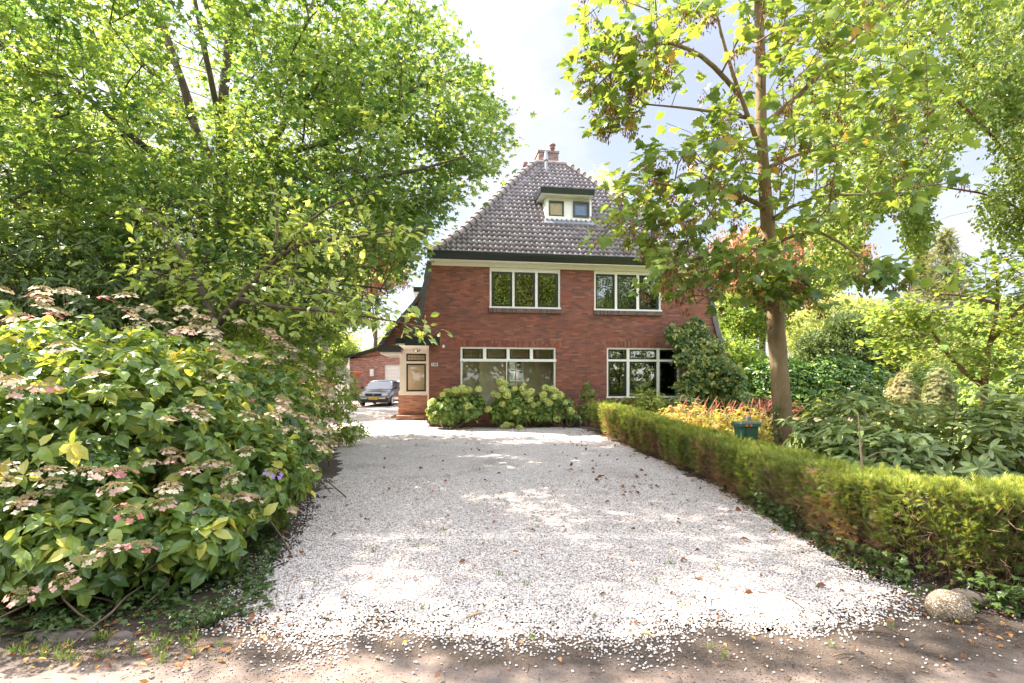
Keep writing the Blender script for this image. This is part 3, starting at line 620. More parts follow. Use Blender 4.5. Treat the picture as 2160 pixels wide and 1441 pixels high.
rock('boulder', 'round pebbly aggregate ball at the near right corner of the drive', (2.92, 3.42, .058), (.135, .12, .115), 3, bm_, amp=.03)
M['stone'] = plain('grey_stone', (.15, .12, .105), .9, var=.3, scale=9, bs=.5)
rock('stone', 'flat grey stone behind the aggregate ball under the hedge', (3.20, 3.62, .03), (.14, .08, .06), 8, M['stone'], 16, .12)
rock('stone', 'long flat brown stone edging in ivy at the left of the pavement', (-2.74, 3.14, -.005), (.20, .06, .05), 11, M['stone'], 20, .22)
rock('stone', 'small pale edging stone beside the long flat one in the ivy', (-2.38, 3.11, -.005), (.09, .05, .045), 14, M['stone'], 20, .25)

# ------------------------------------------------------------------ ground
def grid_sheet(name, x0, x1, y0, y1, z, mat, kind='structure'):
    o = build(name, [(x0, y0, z), (x1, y0, z), (x1, y1, z), (x0, y1, z)], [(0, 1, 2, 3)], mat); return tag(o, kind=kind)
def groundmat(name, c1, c2, c3, sc=1.5, fine=40, b=.6):
    m, t, bb = newmat(name); n = noise(t, sc, 6, .65); n2 = noise(t, fine, 5, .7)
    ad = t.nodes.new('ShaderNodeMath'); ad.operation = 'MULTIPLY_ADD'; ad.inputs[1].default_value = .5; t.links.new(n2.outputs[0], ad.inputs[0])
    h = t.nodes.new('ShaderNodeMath'); h.operation = 'MULTIPLY'; h.inputs[1].default_value = .5; t.links.new(n.outputs[0], h.inputs[0]); t.links.new(h.outputs[0], ad.inputs[2])
    r = ramp(t, [(.35, c1), (.5, c2), (.65, c3)], ad.outputs[0]); t.links.new(r.outputs[0], bb.inputs['Base Color']); bb.inputs['Roughness'].default_value = .95
    bump(t, bb, n2.outputs[0], b, .03); return m
M['soil'] = groundmat('soil', (.035, .025, .018), (.07, .05, .036), (.12, .09, .07))
M['lawn'] = groundmat('lawn', (.07, .09, .02), (.13, .16, .035), (.24, .24, .07), 1.2, 25)
grid_sheet('ground', -300, 300, -150, 600, 0, M['soil'])
grid_sheet('lawn', 3.4, 60, 7.2, 60, .004, M['lawn'])
m, t, bb = newmat('brick_paving'); 
M['paving'] = groundmat('brown_paving', (.20, .15, .12), (.28, .21, .18), (.36, .29, .25), 2, 30)
grid_sheet('paving', -19, 0, 21.5, 36, .004, M['paving'])
# garden path on the right, seen behind the trunk
pp = [G(1600, 872), G(1700, 868), G(1830, 868), G(1830, 884), G(1700, 900), G(1620, 890)]
o = build('path', [(x, y, .009) for x, y in pp], [tuple(range(len(pp)))], groundmat('brown_path', (.14, .09, .06), (.22, .15, .11), (.30, .22, .17), 2, 30)); tag(o, kind='structure')
def cell_sheet(name, poly, z, mat, cell=.12, kind='structure'):
    pl = np.array(poly, float); lo, hi = pl.min(0)-cell, pl.max(0)+cell; nx, ny = int((hi[0]-lo[0])/cell)+1, int((hi[1]-lo[1])/cell)+1
    gx_, gy_ = np.meshgrid(lo[0]+np.arange(nx+1)*cell, lo[1]+np.arange(ny+1)*cell, indexing='ij'); jx, jy = gx_+rng.normal(0, cell*.22, gx_.shape), gy_+rng.normal(0, cell*.22, gy_.shape)
    cx, cy_ = gx_[:-1, :-1]+cell/2, gy_[:-1, :-1]+cell/2; wob = .06*np.sin(cx*5+cy_*3)+.04*np.sin(cy_*11-cx*7)
    ins = inpoly(cx+wob, cy_+wob, pl); ii, kk = np.nonzero(ins); st = ny+1; F = np.stack([ii*st+kk, (ii+1)*st+kk, (ii+1)*st+kk+1, ii*st+kk+1], 1)
    V = np.stack([jx.ravel(), jy.ravel(), np.full(jx.size, z)], 1); us, inv = np.unique(F, return_inverse=True); F = inv.reshape(F.shape)
    return tag(build(name, V[us], F, mat), kind=kind)
# pavement of concrete slabs with sand drifting over it
m, t, bb = newmat('pavement_slabs'); Lk = t.links.new
tcx = t.nodes.new('ShaderNodeTexCoord'); mpx = t.nodes.new('ShaderNodeMapping'); Lk(tcx.outputs['Object'], mpx.inputs[0]); mpx.inputs['Location'].default_value = (.17, .14, 0)
br = t.nodes.new('ShaderNodeTexBrick'); Lk(mpx.outputs[0], br.inputs[0]); br.offset = .5; br.inputs['Scale'].default_value = 1; br.inputs['Brick Width'].default_value = .40; br.inputs['Row Height'].default_value = .30
br.inputs['Mortar Size'].default_value = .005; br.inputs['Mortar Smooth'].default_value = .4
br.inputs['Color1'].default_value = (.13, .118, .115, 1); br.inputs['Color2'].default_value = (.16, .145, .14, 1); br.inputs['Mortar'].default_value = (.15, .12, .10, 1)
nA = noise(t, 1.6, 6, .6); nB = noise(t, 60, 4, .7); nC = noise(t, 9, 6, .7)
sand = ramp(t, [(.25, (.13, .095, .08)), (.75, (.22, .17, .145))], nB.outputs[0])
fac = t.nodes.new('ShaderNodeMath'); fac.operation = 'MULTIPLY_ADD'; fac.inputs[1].default_value = .35; Lk(nC.outputs[0], fac.inputs[0]); Lk(nA.outputs[0], fac.inputs[2])
sep = t.nodes.new('ShaderNodeSeparateXYZ'); Lk(tcx.outputs['Object'], sep.inputs[0])
yy = t.nodes.new('ShaderNodeMath'); yy.operation = 'MULTIPLY_ADD'; yy.inputs[1].default_value = .55; yy.inputs[2].default_value = -1.45; Lk(sep.outputs[1], yy.inputs[0])
ad = t.nodes.new('ShaderNodeMath'); ad.operation = 'ADD'; Lk(fac.outputs[0], ad.inputs[0]); Lk(yy.outputs[0], ad.inputs[1])
fr = ramp(t, [(.54, (0, 0, 0)), (.66, (1, 1, 1))], ad.outputs[0])
mx = t.nodes.new('ShaderNodeMix'); mx.data_type = 'RGBA'; Lk(fr.outputs[0], mx.inputs['Factor']); Lk(br.outputs['Color'], mx.inputs['A']); Lk(sand.outputs[0], mx.inputs['B'])
mlx = t.nodes.new('ShaderNodeMix'); mlx.data_type = 'RGBA'; mlx.blend_type = 'MULTIPLY'; mlx.inputs['Factor'].default_value = 1
rB = ramp(t, [(.3, (.75, .74, .73)), (.6, (1.1, 1.1, 1.1))], nC.outputs[0]); Lk(mx.outputs['Result'], mlx.inputs['A']); Lk(rB.outputs[0], mlx.inputs['B'])
soilr = ramp(t, [(.3, (.035, .025, .018)), (.7, (.10, .073, .057))], nB.outputs[0]); y2 = t.nodes.new('ShaderNodeMath'); y2.operation = 'MULTIPLY_ADD'; y2.inputs[1].default_value = .9; y2.inputs[2].default_value = -2.13; Lk(sep.outputs[1], y2.inputs[0])
a2 = t.nodes.new('ShaderNodeMath'); a2.operation = 'ADD'; Lk(y2.outputs[0], a2.inputs[0]); Lk(nA.outputs[0], a2.inputs[1]); f2 = ramp(t, [(.82, (0, 0, 0)), (.97, (1, 1, 1))], a2.outputs[0])
mx2 = t.nodes.new('ShaderNodeMix'); mx2.data_type = 'RGBA'; Lk(f2.outputs[0], mx2.inputs['Factor']); Lk(mlx.outputs['Result'], mx2.inputs['A']); Lk(soilr.outputs[0], mx2.inputs['B'])
Lk(mx2.outputs['Result'], bb.inputs['Base Color']); bb.inputs['Roughness'].default_value = .95
bump(t, bb, nB.outputs[0], .6, .006)
def ragged(pts, amp=.06, step=.12, seed=1, closed=True):
    g = np.random.default_rng(seed); out = []; n = len(pts)
    for i in range(n):
        a = np.array(pts[i]); b = np.array(pts[(i+1) % n]); L_ = np.linalg.norm(b-a); k = max(1, int(L_/step))
        for j in range(k): out.append(a+(b-a)*j/k+g.normal(0, amp, 2))
    return out
o = cell_sheet('pavement', [(-9, -3), (9, -3), (9, 3.0), (3.2, 3.25), (0, 3.35), (-2.2, 3.1), (-9, 2.9)], .004, m, .15)
o = grid_sheet('road', -60, 60, -9, -2.9, .011, groundmat('asphalt', (.045, .045, .045), (.055, .055, .055), (.07, .07, .068), 2, 60))
# gravel drive
DR = [(-1.75, 3.42), (-1.2, 3.25), (0, 3.2), (1.0, 3.28), (2.1, 3.42), (2.75, 3.75), (2.8, 4.5), (2.92, 6.0), (2.95, 8.0), (2.75, 10.5), (2.35, 14.5), (2.2, 15.9), (1.3, 16.25), (-2.72, 16.0), (-5.4, 16.2), (-5.0, 14.5), (-3.5, 10.5), (-2.5, 6.8), (-2.0, 4.4)]
gm, t, bb = newmat('white_gravel'); Lk = t.links.new
tcx = t.nodes.new('ShaderNodeTexCoord')
def voro(scale):
    v = t.nodes.new('ShaderNodeTexVoronoi'); v.inputs['Scale'].default_value = scale; Lk(tcx.outputs['Object'], v.inputs['Vector']); return v
v1 = voro(62); sv = t.nodes.new('ShaderNodeSeparateXYZ'); Lk(v1.outputs['Color'], sv.inputs[0])
rc = ramp(t, [(0, (.10, .085, .08)), (.05, (.30, .23, .18)), (.14, (.44, .38, .36)), (.4, (.62, .56, .545)), (.8, (.72, .66, .645)), (1, (.80, .75, .74))], sv.outputs[0])
rd = ramp(t, [(.0, (1, 1, 1)), (.55, (.92, .91, .90)), (.8, (.35, .30, .28))], v1.outputs['Distance']); 
mt = t.nodes.new('ShaderNodeMath'); mt.operation = 'MULTIPLY'; mt.inputs[1].default_value = 1.0; Lk(v1.outputs['Distance'], mt.inputs[0]); Lk(mt.outputs[0], rd.inputs[0])
mlx = t.nodes.new('ShaderNodeMix'); mlx.data_type = 'RGBA'; mlx.blend_type = 'MULTIPLY'; mlx.inputs['Factor'].default_value = 1; Lk(rc.outputs[0], mlx.inputs['A']); Lk(rd.outputs[0], mlx.inputs['B'])
nl = noise(t, .9, 6, .6); rl = ramp(t, [(.3, (.72, .69, .67)), (.5, (1, 1, 1))], nl.outputs[0])
ml2 = t.nodes.new('ShaderNodeMix'); ml2.data_type = 'RGBA'; ml2.blend_type = 'MULTIPLY'; ml2.inputs['Factor'].default_value = 1; Lk(mlx.outputs['Result'], ml2.inputs['A']); Lk(rl.outputs[0], ml2.inputs['B'])
Lk(ml2.outputs['Result'], bb.inputs['Base Color']); bb.inputs['Roughness'].default_value = .8
bump(t, bb, v1.outputs['Distance'], .8, -.02)
dp = [(x, max(y, 3.62)) if y < 3.7 else (x, y) for x, y in DR]
dp = [p for p in dp if p not in ((-2.72, 16.0), (-5.4, 16.2), (-5.0, 14.5))]; k_ = dp.index((1.3, 16.25))
dp[k_+1:k_+1] = [(-2.72, 16.15), (-2.72, 18.7), (-4.5, 18.8), (-4.9, 19.3), (-4.8, 25.8), (-10.5, 26.4), (-10.5, 15.2), (-5.0, 14.5)]
o = cell_sheet('driveway', dp, .008, gm, .11)
# loose white stones as real pebbles in the near part and scattered past its edge
DRn = np.array(DR)
def sdist(x, y, poly):
    p = np.stack([x, y], -1); dmin = np.full(len(x), 1e9)
    for i in range(len(poly)):
        a = poly[i]; b = poly[(i+1) % len(poly)]; ab = b-a; tt = np.clip(((p-a)@ab)/(ab@ab), 0, 1); dmin = np.minimum(dmin, np.linalg.norm(p-a-tt[:, None]*ab, axis=1))
    return np.where(inpoly(x, y, poly), -dmin, dmin)
ico = [(0, 0, 1)]+[(.894*math.cos(a), .894*math.sin(a), .447) for a in np.arange(5)*2*math.pi/5]+[(.894*math.cos(a), .894*math.sin(a), -.447) for a in (np.arange(5)+.5)*2*math.pi/5]+[(0, 0, -1)]
icoF = [(0, 1+i, 1+(i+1) % 5) for i in range(5)]+[(1+i, 6+i, 1+(i+1) % 5) for i in range(5)]+[(1+(i+1) % 5, 6+i, 6+(i+1) % 5) for i in range(5)]+[(6+i, 11, 6+(i+1) % 5) for i in range(5)]
ico = np.array(ico); icoF = np.array(icoF)
def rotz_tilt(n, tilt=.5, g=rng):
    a = g.uniform(0, 2*np.pi, n); tx = g.normal(0, tilt, n); ca, sa, ct, st = np.cos(a), np.sin(a), np.cos(tx), np.sin(tx); Rm = np.zeros((n, 3, 3))
    Rm[:, 0, 0] = ca; Rm[:, 1, 0] = sa; Rm[:, 0, 1] = -sa*ct; Rm[:, 1, 1] = ca*ct; Rm[:, 2, 1] = st; Rm[:, 0, 2] = sa*st; Rm[:, 1, 2] = -ca*st; Rm[:, 2, 2] = ct; return Rm
def inst(Vt, Ft, P_, Rm, S, tone=None):
    """copies of a template as one vertex/face array"""
    Vt = np.asarray(Vt, float); Ft = np.asarray(Ft); n = len(P_); S = np.asarray(S); S = S[:, None, None] if S.ndim == 1 else S[:, None, :]
    V = P_[:, None, :]+np.einsum('nij,nkj->nki', Rm, Vt[None]*S); F = (Ft[None]+(np.arange(n)*len(Vt))[:, None, None]).reshape(-1, Ft.shape[1])
    return V.reshape(-1, 3), F, (None if tone is None else np.repeat(tone, len(Vt)))
def scatter_stones(n, ya, yb, smin, smax):
    x = rng.uniform(-3.2, 3.6, n); y = ya+(yb-ya)*rng.uniform(0, 1, n)**1.25; sd = sdist(x, y, DRn)
    nzv = .16*np.sin(x*2.1+1)*np.sin(y*3.3+x*1.3)+.06*np.sin(x*6.3+y*2)+.04*np.sin(x*17+5*np.sin(y*3))+rng.normal(0, .07, n)
    pr = np.clip(1.0-(sd+nzv+.18)/.55, 0, 1)**2.0; pr = np.where(sd < -.5, 1, np.maximum(pr, np.where(sd < .95, .014*np.clip(1.3-sd, 0, 1), 0)))
    k = rng.uniform(0, 1, n) < pr; x, y, sd = x[k], y[k], sd[k]; n = len(x)
    s = rng.uniform(smin, smax, n)*rng.choice([1, .7], n); P_ = np.stack([x, y, np.where(sd < -.1, .010, .007)+s*.3], 1)
    S = np.stack([s, s*rng.uniform(.65, 1, n), s*rng.uniform(.45, .75, n)], 1)
    return inst(ico+0, icoF, P_, rotz_tilt(n, .3), S, rng.uniform(0, 1, n))
a = scatter_stones(120000, 2.75, 5.2, .006, .0115); b = scatter_stones(40000, 5.0, 8.0, .008, .013)
c3 = scatter_stones(30000, 3.15, 3.95, .006, .0115)
V = np.concatenate([a[0], b[0], c3[0]]); F = np.concatenate([a[1], b[1]+len(a[0]), c3[1]+len(a[0])+len(b[0])]); T = np.concatenate([a[2], b[2], c3[2]])
gx2 = rng.uniform(-3.4, 4.6, 26000); gy2 = rng.uniform(2.35, 3.5, 26000); kk = (sdist(gx2, gy2, DRn) > -.1) & (rng.uniform(0, 1, 26000) < np.clip(.25+.6*np.sin(gx2*2.3+gy2*4)+.4*(gy2 > 2.9), .08, 1)); gx2, gy2 = gx2[kk], gy2[kk]; ng = len(gx2); sg = rng.uniform(.0018, .0045, ng)
gr = inst(ico, icoF, np.stack([gx2, gy2, .005+sg*.3], 1), rotz_tilt(ng, .4), np.stack([sg, sg*.8, sg*.6], 1), rng.uniform(0, 1, ng))
o = build('grit', gr[0], gr[1], tonemat('soil_grit', [(0, (.03, .022, .016)), (.6, (.14, .10, .075)), (1, (.36, .30, .25))], .9), None, True, gr[2]); tag(o, 'fine soil grit and crumbs spread over the pavement edge', 'grit', kind='stuff')
M['pebble'] = tonemat('white_pebble', [(0, (.12, .10, .09)), (.05, (.35, .25, .18)), (.15, (.42, .34, .29)), (.3, (.57, .505, .48)), (1, (.72, .67, .65))], .6)
o = build('gravel', V, F, M['pebble'], None, True, T); tag(o, 'loose white pebbles covering the near end of the drive', 'gravel', kind='stuff')
# ------------------------------------------------------------------ leaf templates  (y = along the leaf, z = up)
def T_oval(w=.5, fold=.12, droop=.12):     # 6 tris folded at the midrib
    V = [(0, 0, 0), (-w*.42, .28, fold*w), (-w*.45, .6, fold*w-droop*.3), (0, 1, -droop), (w*.45, .6, fold*w-droop*.3), (w*.42, .28, fold*w), (0, .5, -droop*.15)]
    return V, [(0, 6, 1), (1, 6, 2), (2, 6, 3), (3, 6, 4), (4, 6, 5), (5, 6, 0)]
def T_small(w=.6):
    return [(0, 0, 0), (-w*.5, .4, .06), (0, 1, -.1), (w*.5, .4, .06)], [(0, 2, 1), (0, 3, 2)]
def T_star(n=5, inner=.34, droop=.18, spread=250, cy=.42):
    V = [(0, cy, 0)]; a0 = 90-spread/2
    for i in range(n):
        a = R(a0+spread*i/(n-1)); r = .58 if i in (n//2,) else (.56 if i in (1, n-2) else .46)
        if i: b = R(a0+spread*(i-.5)/(n-1)); V.append((inner*.62*math.cos(b), cy+inner*.62*math.sin(b), -.01))
        V.append((r*math.cos(a), cy+r*math.sin(a), -droop*r))
    V.append((0, .10, 0)); m = len(V)
    return V, [(0, i+1, i) for i in range(1, m-1)]+[(0, 1, m-1)]
def T_maple():
    pts = [(0, .0), (.16, .08), (.38, .02), (.34, .16), (.52, .30), (.40, .36), (.50, .58), (.30, .55), (.20, .60), (.14, .80), (0, 1.0)]
    pts = pts+[(-x, y) for x, y in pts[::-1][1:-1]]
    V = [(0, .38, .03)]+[(x, y, -.22*(x*x+(y-.38)**2)) for x, y in pts]; m = len(V)
    return V, [(0, i, i+1) for i in range(1, m-1)]+[(0, m-1, 1)]
def T_long(w=.32, droop=.15):
    V = [(0, 0, 0), (-w*.5, .35, .04), (-w*.46, .72, -droop*.4), (0, 1, -droop), (w*.46, .72, -droop*.4), (w*.5, .35, .04), (0, .55, -.03)]
    return V, [(0, 6, 1), (1, 6, 2), (2, 6, 3), (3, 6, 4), (4, 6, 5), (5, 6, 0)]
def T_spray():      # flat fan of scale foliage
    V = []; F = []; g = random.Random(3)
    for k, (a, l, y0) in enumerate([(0, 1, 0), (-34, .62, .12), (34, .60, .18), (-30, .55, .38), (32, .5, .42), (-26, .36, .62), (26, .34, .66)]):
        a = R(a); dx, dy = math.sin(a), math.cos(a); w_ = .045+.02*(k == 0); b = len(V)
        V += [(-dy*w_, y0+dx*w_, 0), (dy*w_, y0-dx*w_, 0), (dx*l+dy*w_*.5, y0+dy*l*(1 if k else .95), -.08*l-.04*(k % 3))]
        F.append((b, b+1, b+2))
    return V, F
def T_clump(n=7, seed=2):   # a loose cluster of small leaves for far trees
    g = random.Random(seed); V = []; F = []
    for k in range(n):
        c = Vector((g.uniform(-.5, .5), g.uniform(-.5, .5), g.uniform(-.35, .35))); a = Vector((g.gauss(0, 1), g.gauss(0, 1), g.gauss(0, .6))).normalized()*.26; b_ = a.orthogonal().normalized()*.15
        b = len(V); V += [tuple(c-a), tuple(c+b_), tuple(c+a), tuple(c-b_)]; F += [(b, b+1, b+2), (b, b+2, b+3)]
    return V, F
def frames(D, N):
    D = D/np.maximum(np.linalg.norm(D, axis=1, keepdims=True), 1e-6); X = np.cross(D, N); X /= np.maximum(np.linalg.norm(X, axis=1, keepdims=True), 1e-6); Z = np.cross(X, D)
    return np.stack([X, D, Z], 2)
def rndn(n, s=1.0): return rng.normal(0, s, (n, 3))

# ------------------------------------------------------------------ leaf colours
M['lf_sweet'] = leafmat('sweetgum_leaf', [(0, (.055, .13, .04)), (.5, (.14, .25, .065)), (1, (.24, .34, .09))], .44, .34, (2.3, 1.8, 1.0), .5)
M['lf_cherry'] = leafmat('cherry_leaf', [(0, (.16, .25, .06)), (.5, (.28, .37, .10)), (1, (.42, .50, .16))], .48, .34, (1.9, 1.6, .9), .5)
M['lf_maple'] = leafmat('maple_leaf', [(0, (.09, .16, .045)), (.5, (.18, .27, .06)), (.93, (.27, .34, .08)), (1, (.42, .30, .08))], .40, .36, (2.0, 1.7, .9), .5)
M['lf_birch'] = leafmat('birch_leaf', [(0, (.08, .15, .045)), (.6, (.18, .27, .065)), (1, (.30, .37, .11))], .42, .36, (1.9, 1.6, .9))
M['lf_hyd'] = leafmat('hydrangea_leaf', [(0, (.06, .12, .035)), (.5, (.14, .23, .055)), (.92, (.26, .36, .08)), (1, (.52, .52, .13))], .36, .30, (2.4, 1.8, .8), .55)
M['lf_small'] = leafmat('small_glossy_leaf', [(0, (.05, .10, .02)), (1, (.14, .24, .04))], .25, .3)
M['lf_annab'] = leafmat('smooth_hydrangea_leaf', [(0, (.09, .16, .04)), (.6, (.19, .28, .06)), (1, (.36, .41, .10))], .38, .45)
M['lf_rhodo'] = leafmat('rhododendron_leaf', [(0, (.07, .11, .035)), (.5, (.18, .25, .075)), (1, (.42, .50, .20))], .35, .32, (1.7, 1.45, .9), .6)
M['lf_rhodo_dark'] = leafmat('dark_rhododendron_leaf', [(0, (.05, .085, .025)), (.6, (.11, .16, .045)), (1, (.30, .38, .11))], .38, .32)
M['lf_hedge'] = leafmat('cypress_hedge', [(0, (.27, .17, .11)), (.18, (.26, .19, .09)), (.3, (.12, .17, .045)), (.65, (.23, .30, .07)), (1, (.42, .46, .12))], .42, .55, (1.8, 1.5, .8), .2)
M['lf_laurel'] = leafmat('laurel_leaf', [(0, (.045, .10, .02)), (.6, (.09, .18, .03)), (1, (.30, .40, .07))], .35, .28)
M['lf_climb'] = leafmat('climber_leaf', [(0, (.05, .10, .03)), (.5, (.12, .19, .05)), (1, (.48, .46, .15))], .4, .42)
M['lf_copper'] = leafmat('copper_leaf', [(0, (.12, .12, .04)), (.45, (.27, .16, .08)), (1, (.46, .24, .14))], .4, .5, (1.5, 1.2, .9))
M['lf_gold'] = leafmat('golden_leaf', [(0, (.36, .38, .12)), (1, (.66, .62, .26))], .5, .5)
M['lf_pale'] = leafmat('pale_tree_leaf', [(0, (.16, .20, .06)), (.5, (.30, .34, .11)), (1, (.46, .46, .20))], .5, .6)
M['lf_mid'] = leafmat('garden_tree_leaf', [(0, (.07, .13, .035)), (.5, (.17, .27, .065)), (1, (.34, .45, .13))], .52, .45, (2.0, 1.65, .9))
M['lf_dark'] = leafmat('dark_shrub_leaf', [(0, (.05, .085, .025)), (1, (.15, .20, .055))], .25, .5)
M['lf_conifer'] = leafmat('conifer_needle', [(0, (.12, .15, .06)), (.6, (.22, .23, .10)), (1, (.38, .30, .14))], .3, .7)
M['lf_bed'] = leafmat('knotweed_leaf', [(0, (.16, .20, .04)), (.5, (.48, .42, .09)), (1, (.66, .40, .12))], .4, .5)
M['lf_ivy'] = leafmat('ivy_leaf', [(0, (.03, .06, .016)), (1, (.09, .14, .035))], .15, .35)
M['lf_litter'] = leafmat('fallen_leaf', [(0, (.14, .055, .025)), (.5, (.30, .13, .05)), (.85, (.50, .27, .09)), (1, (.62, .50, .10))], .2, .7)
M['lf_grass'] = leafmat('grass_blade', [(0, (.08, .14, .03)), (1, (.24, .32, .07))], .3, .5)
M['twig'] = plain('twig_bark', (.13, .085, .055), .9, var=.3, bs=.3)
M['seed'] = tonemat('maple_seed', [(0, (.10, .035, .02)), (.6, (.25, .10, .045)), (1, (.42, .2, .08))], .8)
def barkmat(name, c1, c2, c3, sc=5, lich=None):
    m, t, b = newmat(name); tcx = t.nodes.new('ShaderNodeTexCoord'); mpx = t.nodes.new('ShaderNodeMapping'); mpx.inputs['Scale'].default_value = (1, 1, .35); t.links.new(tcx.outputs['Object'], mpx.inputs[0])
    n = noise(t, sc, 8, .65, vec=mpx.outputs[0]); r = ramp(t, [(.3, c1), (.5, c2), (.7, c3)], n.outputs[0]); src = r.outputs[0]
    if lich:
        n2 = noise(t, 3.3, 6, .7); rr = ramp(t, [(.62, (0, 0, 0)), (.68, (1, 1, 1))], n2.outputs[0]); mx = t.nodes.new('ShaderNodeMix'); mx.data_type = 'RGBA'
        f2 = t.nodes.new('ShaderNodeMath'); f2.operation = 'MULTIPLY'; f2.inputs[1].default_value = .6; t.links.new(rr.outputs[0], f2.inputs[0])
        t.links.new(f2.outputs[0], mx.inputs['Factor']); t.links.new(src, mx.inputs['A']); mx.inputs['B'].default_value = (*lich, 1); src = mx.outputs['Result']
    t.links.new(src, b.inputs['Base Color']); b.inputs['Roughness'].default_value = .92; bump(t, b, n.outputs[0], .5, .02); return m
M['bark_maple'] = barkmat('maple_bark', (.13, .085, .045), (.21, .14, .075), (.30, .21, .12), 6, (.40, .39, .32))
M['bark_dark'] = barkmat('dark_bark', (.05, .035, .025), (.10, .07, .05), (.17, .12, .09), 8)
M['bark_red'] = barkmat('reddish_bark', (.10, .05, .03), (.18, .095, .06), (.26, .15, .10), 8)

# ------------------------------------------------------------------ tree growth
def resample(pts, rad, step):
    pts = [np.array(p, float) for p in pts]; P_ = []; Rr = []
    for (a, b), (ra, rb) in zip(zip(pts[:-1], pts[1:]), zip(rad[:-1], rad[1:])):
        k = max(1, int(np.linalg.norm(b-a)/step))
        for i in range(k): P_.append(a+(b-a)*i/k); Rr.append(ra+(rb-ra)*i/k)
    P_.append(pts[-1]); Rr.append(rad[-1]); return P_, Rr
def grow(limbs, attr, root, step=.4, sag=.04, wig=.05, tip=.006, e=2.4, rcap=.05):
    """limbs: list of (points, radii); attr (n,3) leaf cluster centres -> branch nodes, parents, radii, tips"""
    node = []; par = []; thick = []
    for li, (pts, rad) in enumerate(limbs):
        P_, Rr = resample(pts, rad, step)
        if li == 0: prev = -1; st = 0
        else: prev = int(np.argmin(np.linalg.norm(np.array(node)-P_[0], axis=1))); st = 1
        for p, r in zip(P_[st:], Rr[st:]): node.append(p); par.append(prev); thick.append(r); prev = len(node)-1
    nl = len(node); attr = np.asarray(attr); cap = nl+len(attr)*14+10; N = np.zeros((cap, 3)); N[:nl] = node; cnt = nl
    d0 = np.min(np.linalg.norm(attr[:, None]-N[None, :nl:2], axis=2), axis=1); order = np.argsort(d0); tips = []
    root = np.array(root)
    for ai in order:
        a = attr[ai]; dv = N[:cnt]-a; dd = np.sqrt((dv*dv).sum(1)); out_ = np.linalg.norm(N[:cnt]-root, axis=1)
        j = int(np.argmin(dd+.25*out_)); L_ = dd[j]; k = max(1, min(12, int(L_/step))); p0 = N[j].copy(); pr = j
        for i in range(1, k+1):
            f = i/k; q = p0+(a-p0)*f; q[2] += math.sin(f*math.pi)*L_*sag; 
            if i < k: q = q+rng.normal(0, wig*step, 3)
            N[cnt] = q; par.append(pr); thick.append(0); pr = cnt; cnt += 1
        tips.append(pr)
    N = N[:cnt]; par = np.array(par); rr = np.zeros(cnt); acc = np.zeros(cnt)
    for i in range(cnt-1, -1, -1):
        r = max(acc[i], tip**e)
        if par[i] >= 0: acc[par[i]] += r
        rr[i] = min(r**(1/e), rcap) if i >= nl else 0
    for i in range(nl): rr[i] = thick[i]
    return N, par, rr, np.array(tips), nl
def branch_mesh(name, N, par, rr, nl, mat, parent, sides=5, minr=0, extra=None, rmul=1.0):
    idx = np.array([i for i in range(nl, len(N)) if rr[i] > minr]); a = N[par[idx]]; b = N[idx]; ra = np.minimum(rr[par[idx]], rr[idx]*1.35)*rmul; rb = rr[idx]*rmul
    t = b-a; t /= np.maximum(np.linalg.norm(t, axis=1, keepdims=True), 1e-6); ref = np.where(np.abs(t[:, 2:3]) > .9, np.array([[1., 0, 0]]), np.array([[0, 0, 1.]])); x = np.cross(t, ref); x /= np.linalg.norm(x, axis=1, keepdims=True); y = np.cross(t, x)
    an = np.arange(sides)*2*np.pi/sides; ring = x[:, None]*np.cos(an)[None, :, None]+y[:, None]*np.sin(an)[None, :, None]
    V = np.concatenate([a[:, None]+ring*ra[:, None, None], b[:, None]+ring*rb[:, None, None]], 1).reshape(-1, 3); m = len(idx); k = np.arange(sides); F = np.stack([k, (k+1) % sides, (k+1) % sides+sides, k+sides], 1)
    F = (F[None]+(np.arange(m)*2*sides)[:, None, None]).reshape(-1, 4)
    return build(name, V, F, mat, parent, True)
def limb_mesh(name, limbs, mat, parent, n=12, knots=None):
    mb = MB()
    for pts, rad in limbs:
        P_, Rr = resample(pts, rad, .25); P_ = [np.array(p) for p in P_]
        if len(P_) > 4:        # soften the corners
            for _ in range(2): P_ = [P_[0]]+[(P_[i-1]+2*P_[i]+P_[i+1])/4 for i in range(1, len(P_)-1)]+[P_[-1]]
        P_ = [p+rng.normal(0, r*.04, 3) for p, r in zip(P_, Rr)]
        mb.tube(P_, [r*(1+rng.normal(0, .03)) for r in Rr], n if rad[0] > .06 else 7)
    return mb.done(name, mat, parent, True)
def leaves_at(C, per, spread, T, size, mat, name, parent, droop=.35, up=1.0, tiltn=.55, tone=(.5, .2), root=None, flat=.55, clump=.12, svar=.25, dirs_=None):
    n = len(C)*per; ci = np.repeat(np.arange(len(C)), per); off = rndn(n, spread); off[:, 2] *= flat; P_ = C[ci]+off
    D = rndn(n, .8); 
    if root is not None: D += (P_-np.array(root))/np.linalg.norm(P_-np.array(root), axis=1, keepdims=True)*.7
    D += off/np.maximum(np.linalg.norm(off, axis=1, keepdims=True), 1e-6)*.6; D[:, 2] = D[:, 2]*.5-droop
    Nn = np.array([0, 0, up])+rndn(n, tiltn); Rm = frames(D, Nn); S = size*np.clip(1+rng.normal(0, svar, n), .45, 1.6)
    ct = rng.normal(0, clump, len(C)); tn = np.clip(tone[0]+ct[ci]+rng.normal(0, tone[1], n), 0, 1)
    V, F, tt = inst(T[0], T[1], P_, Rm, S, tn); return build(name, V, F, mat, parent, False, tt)
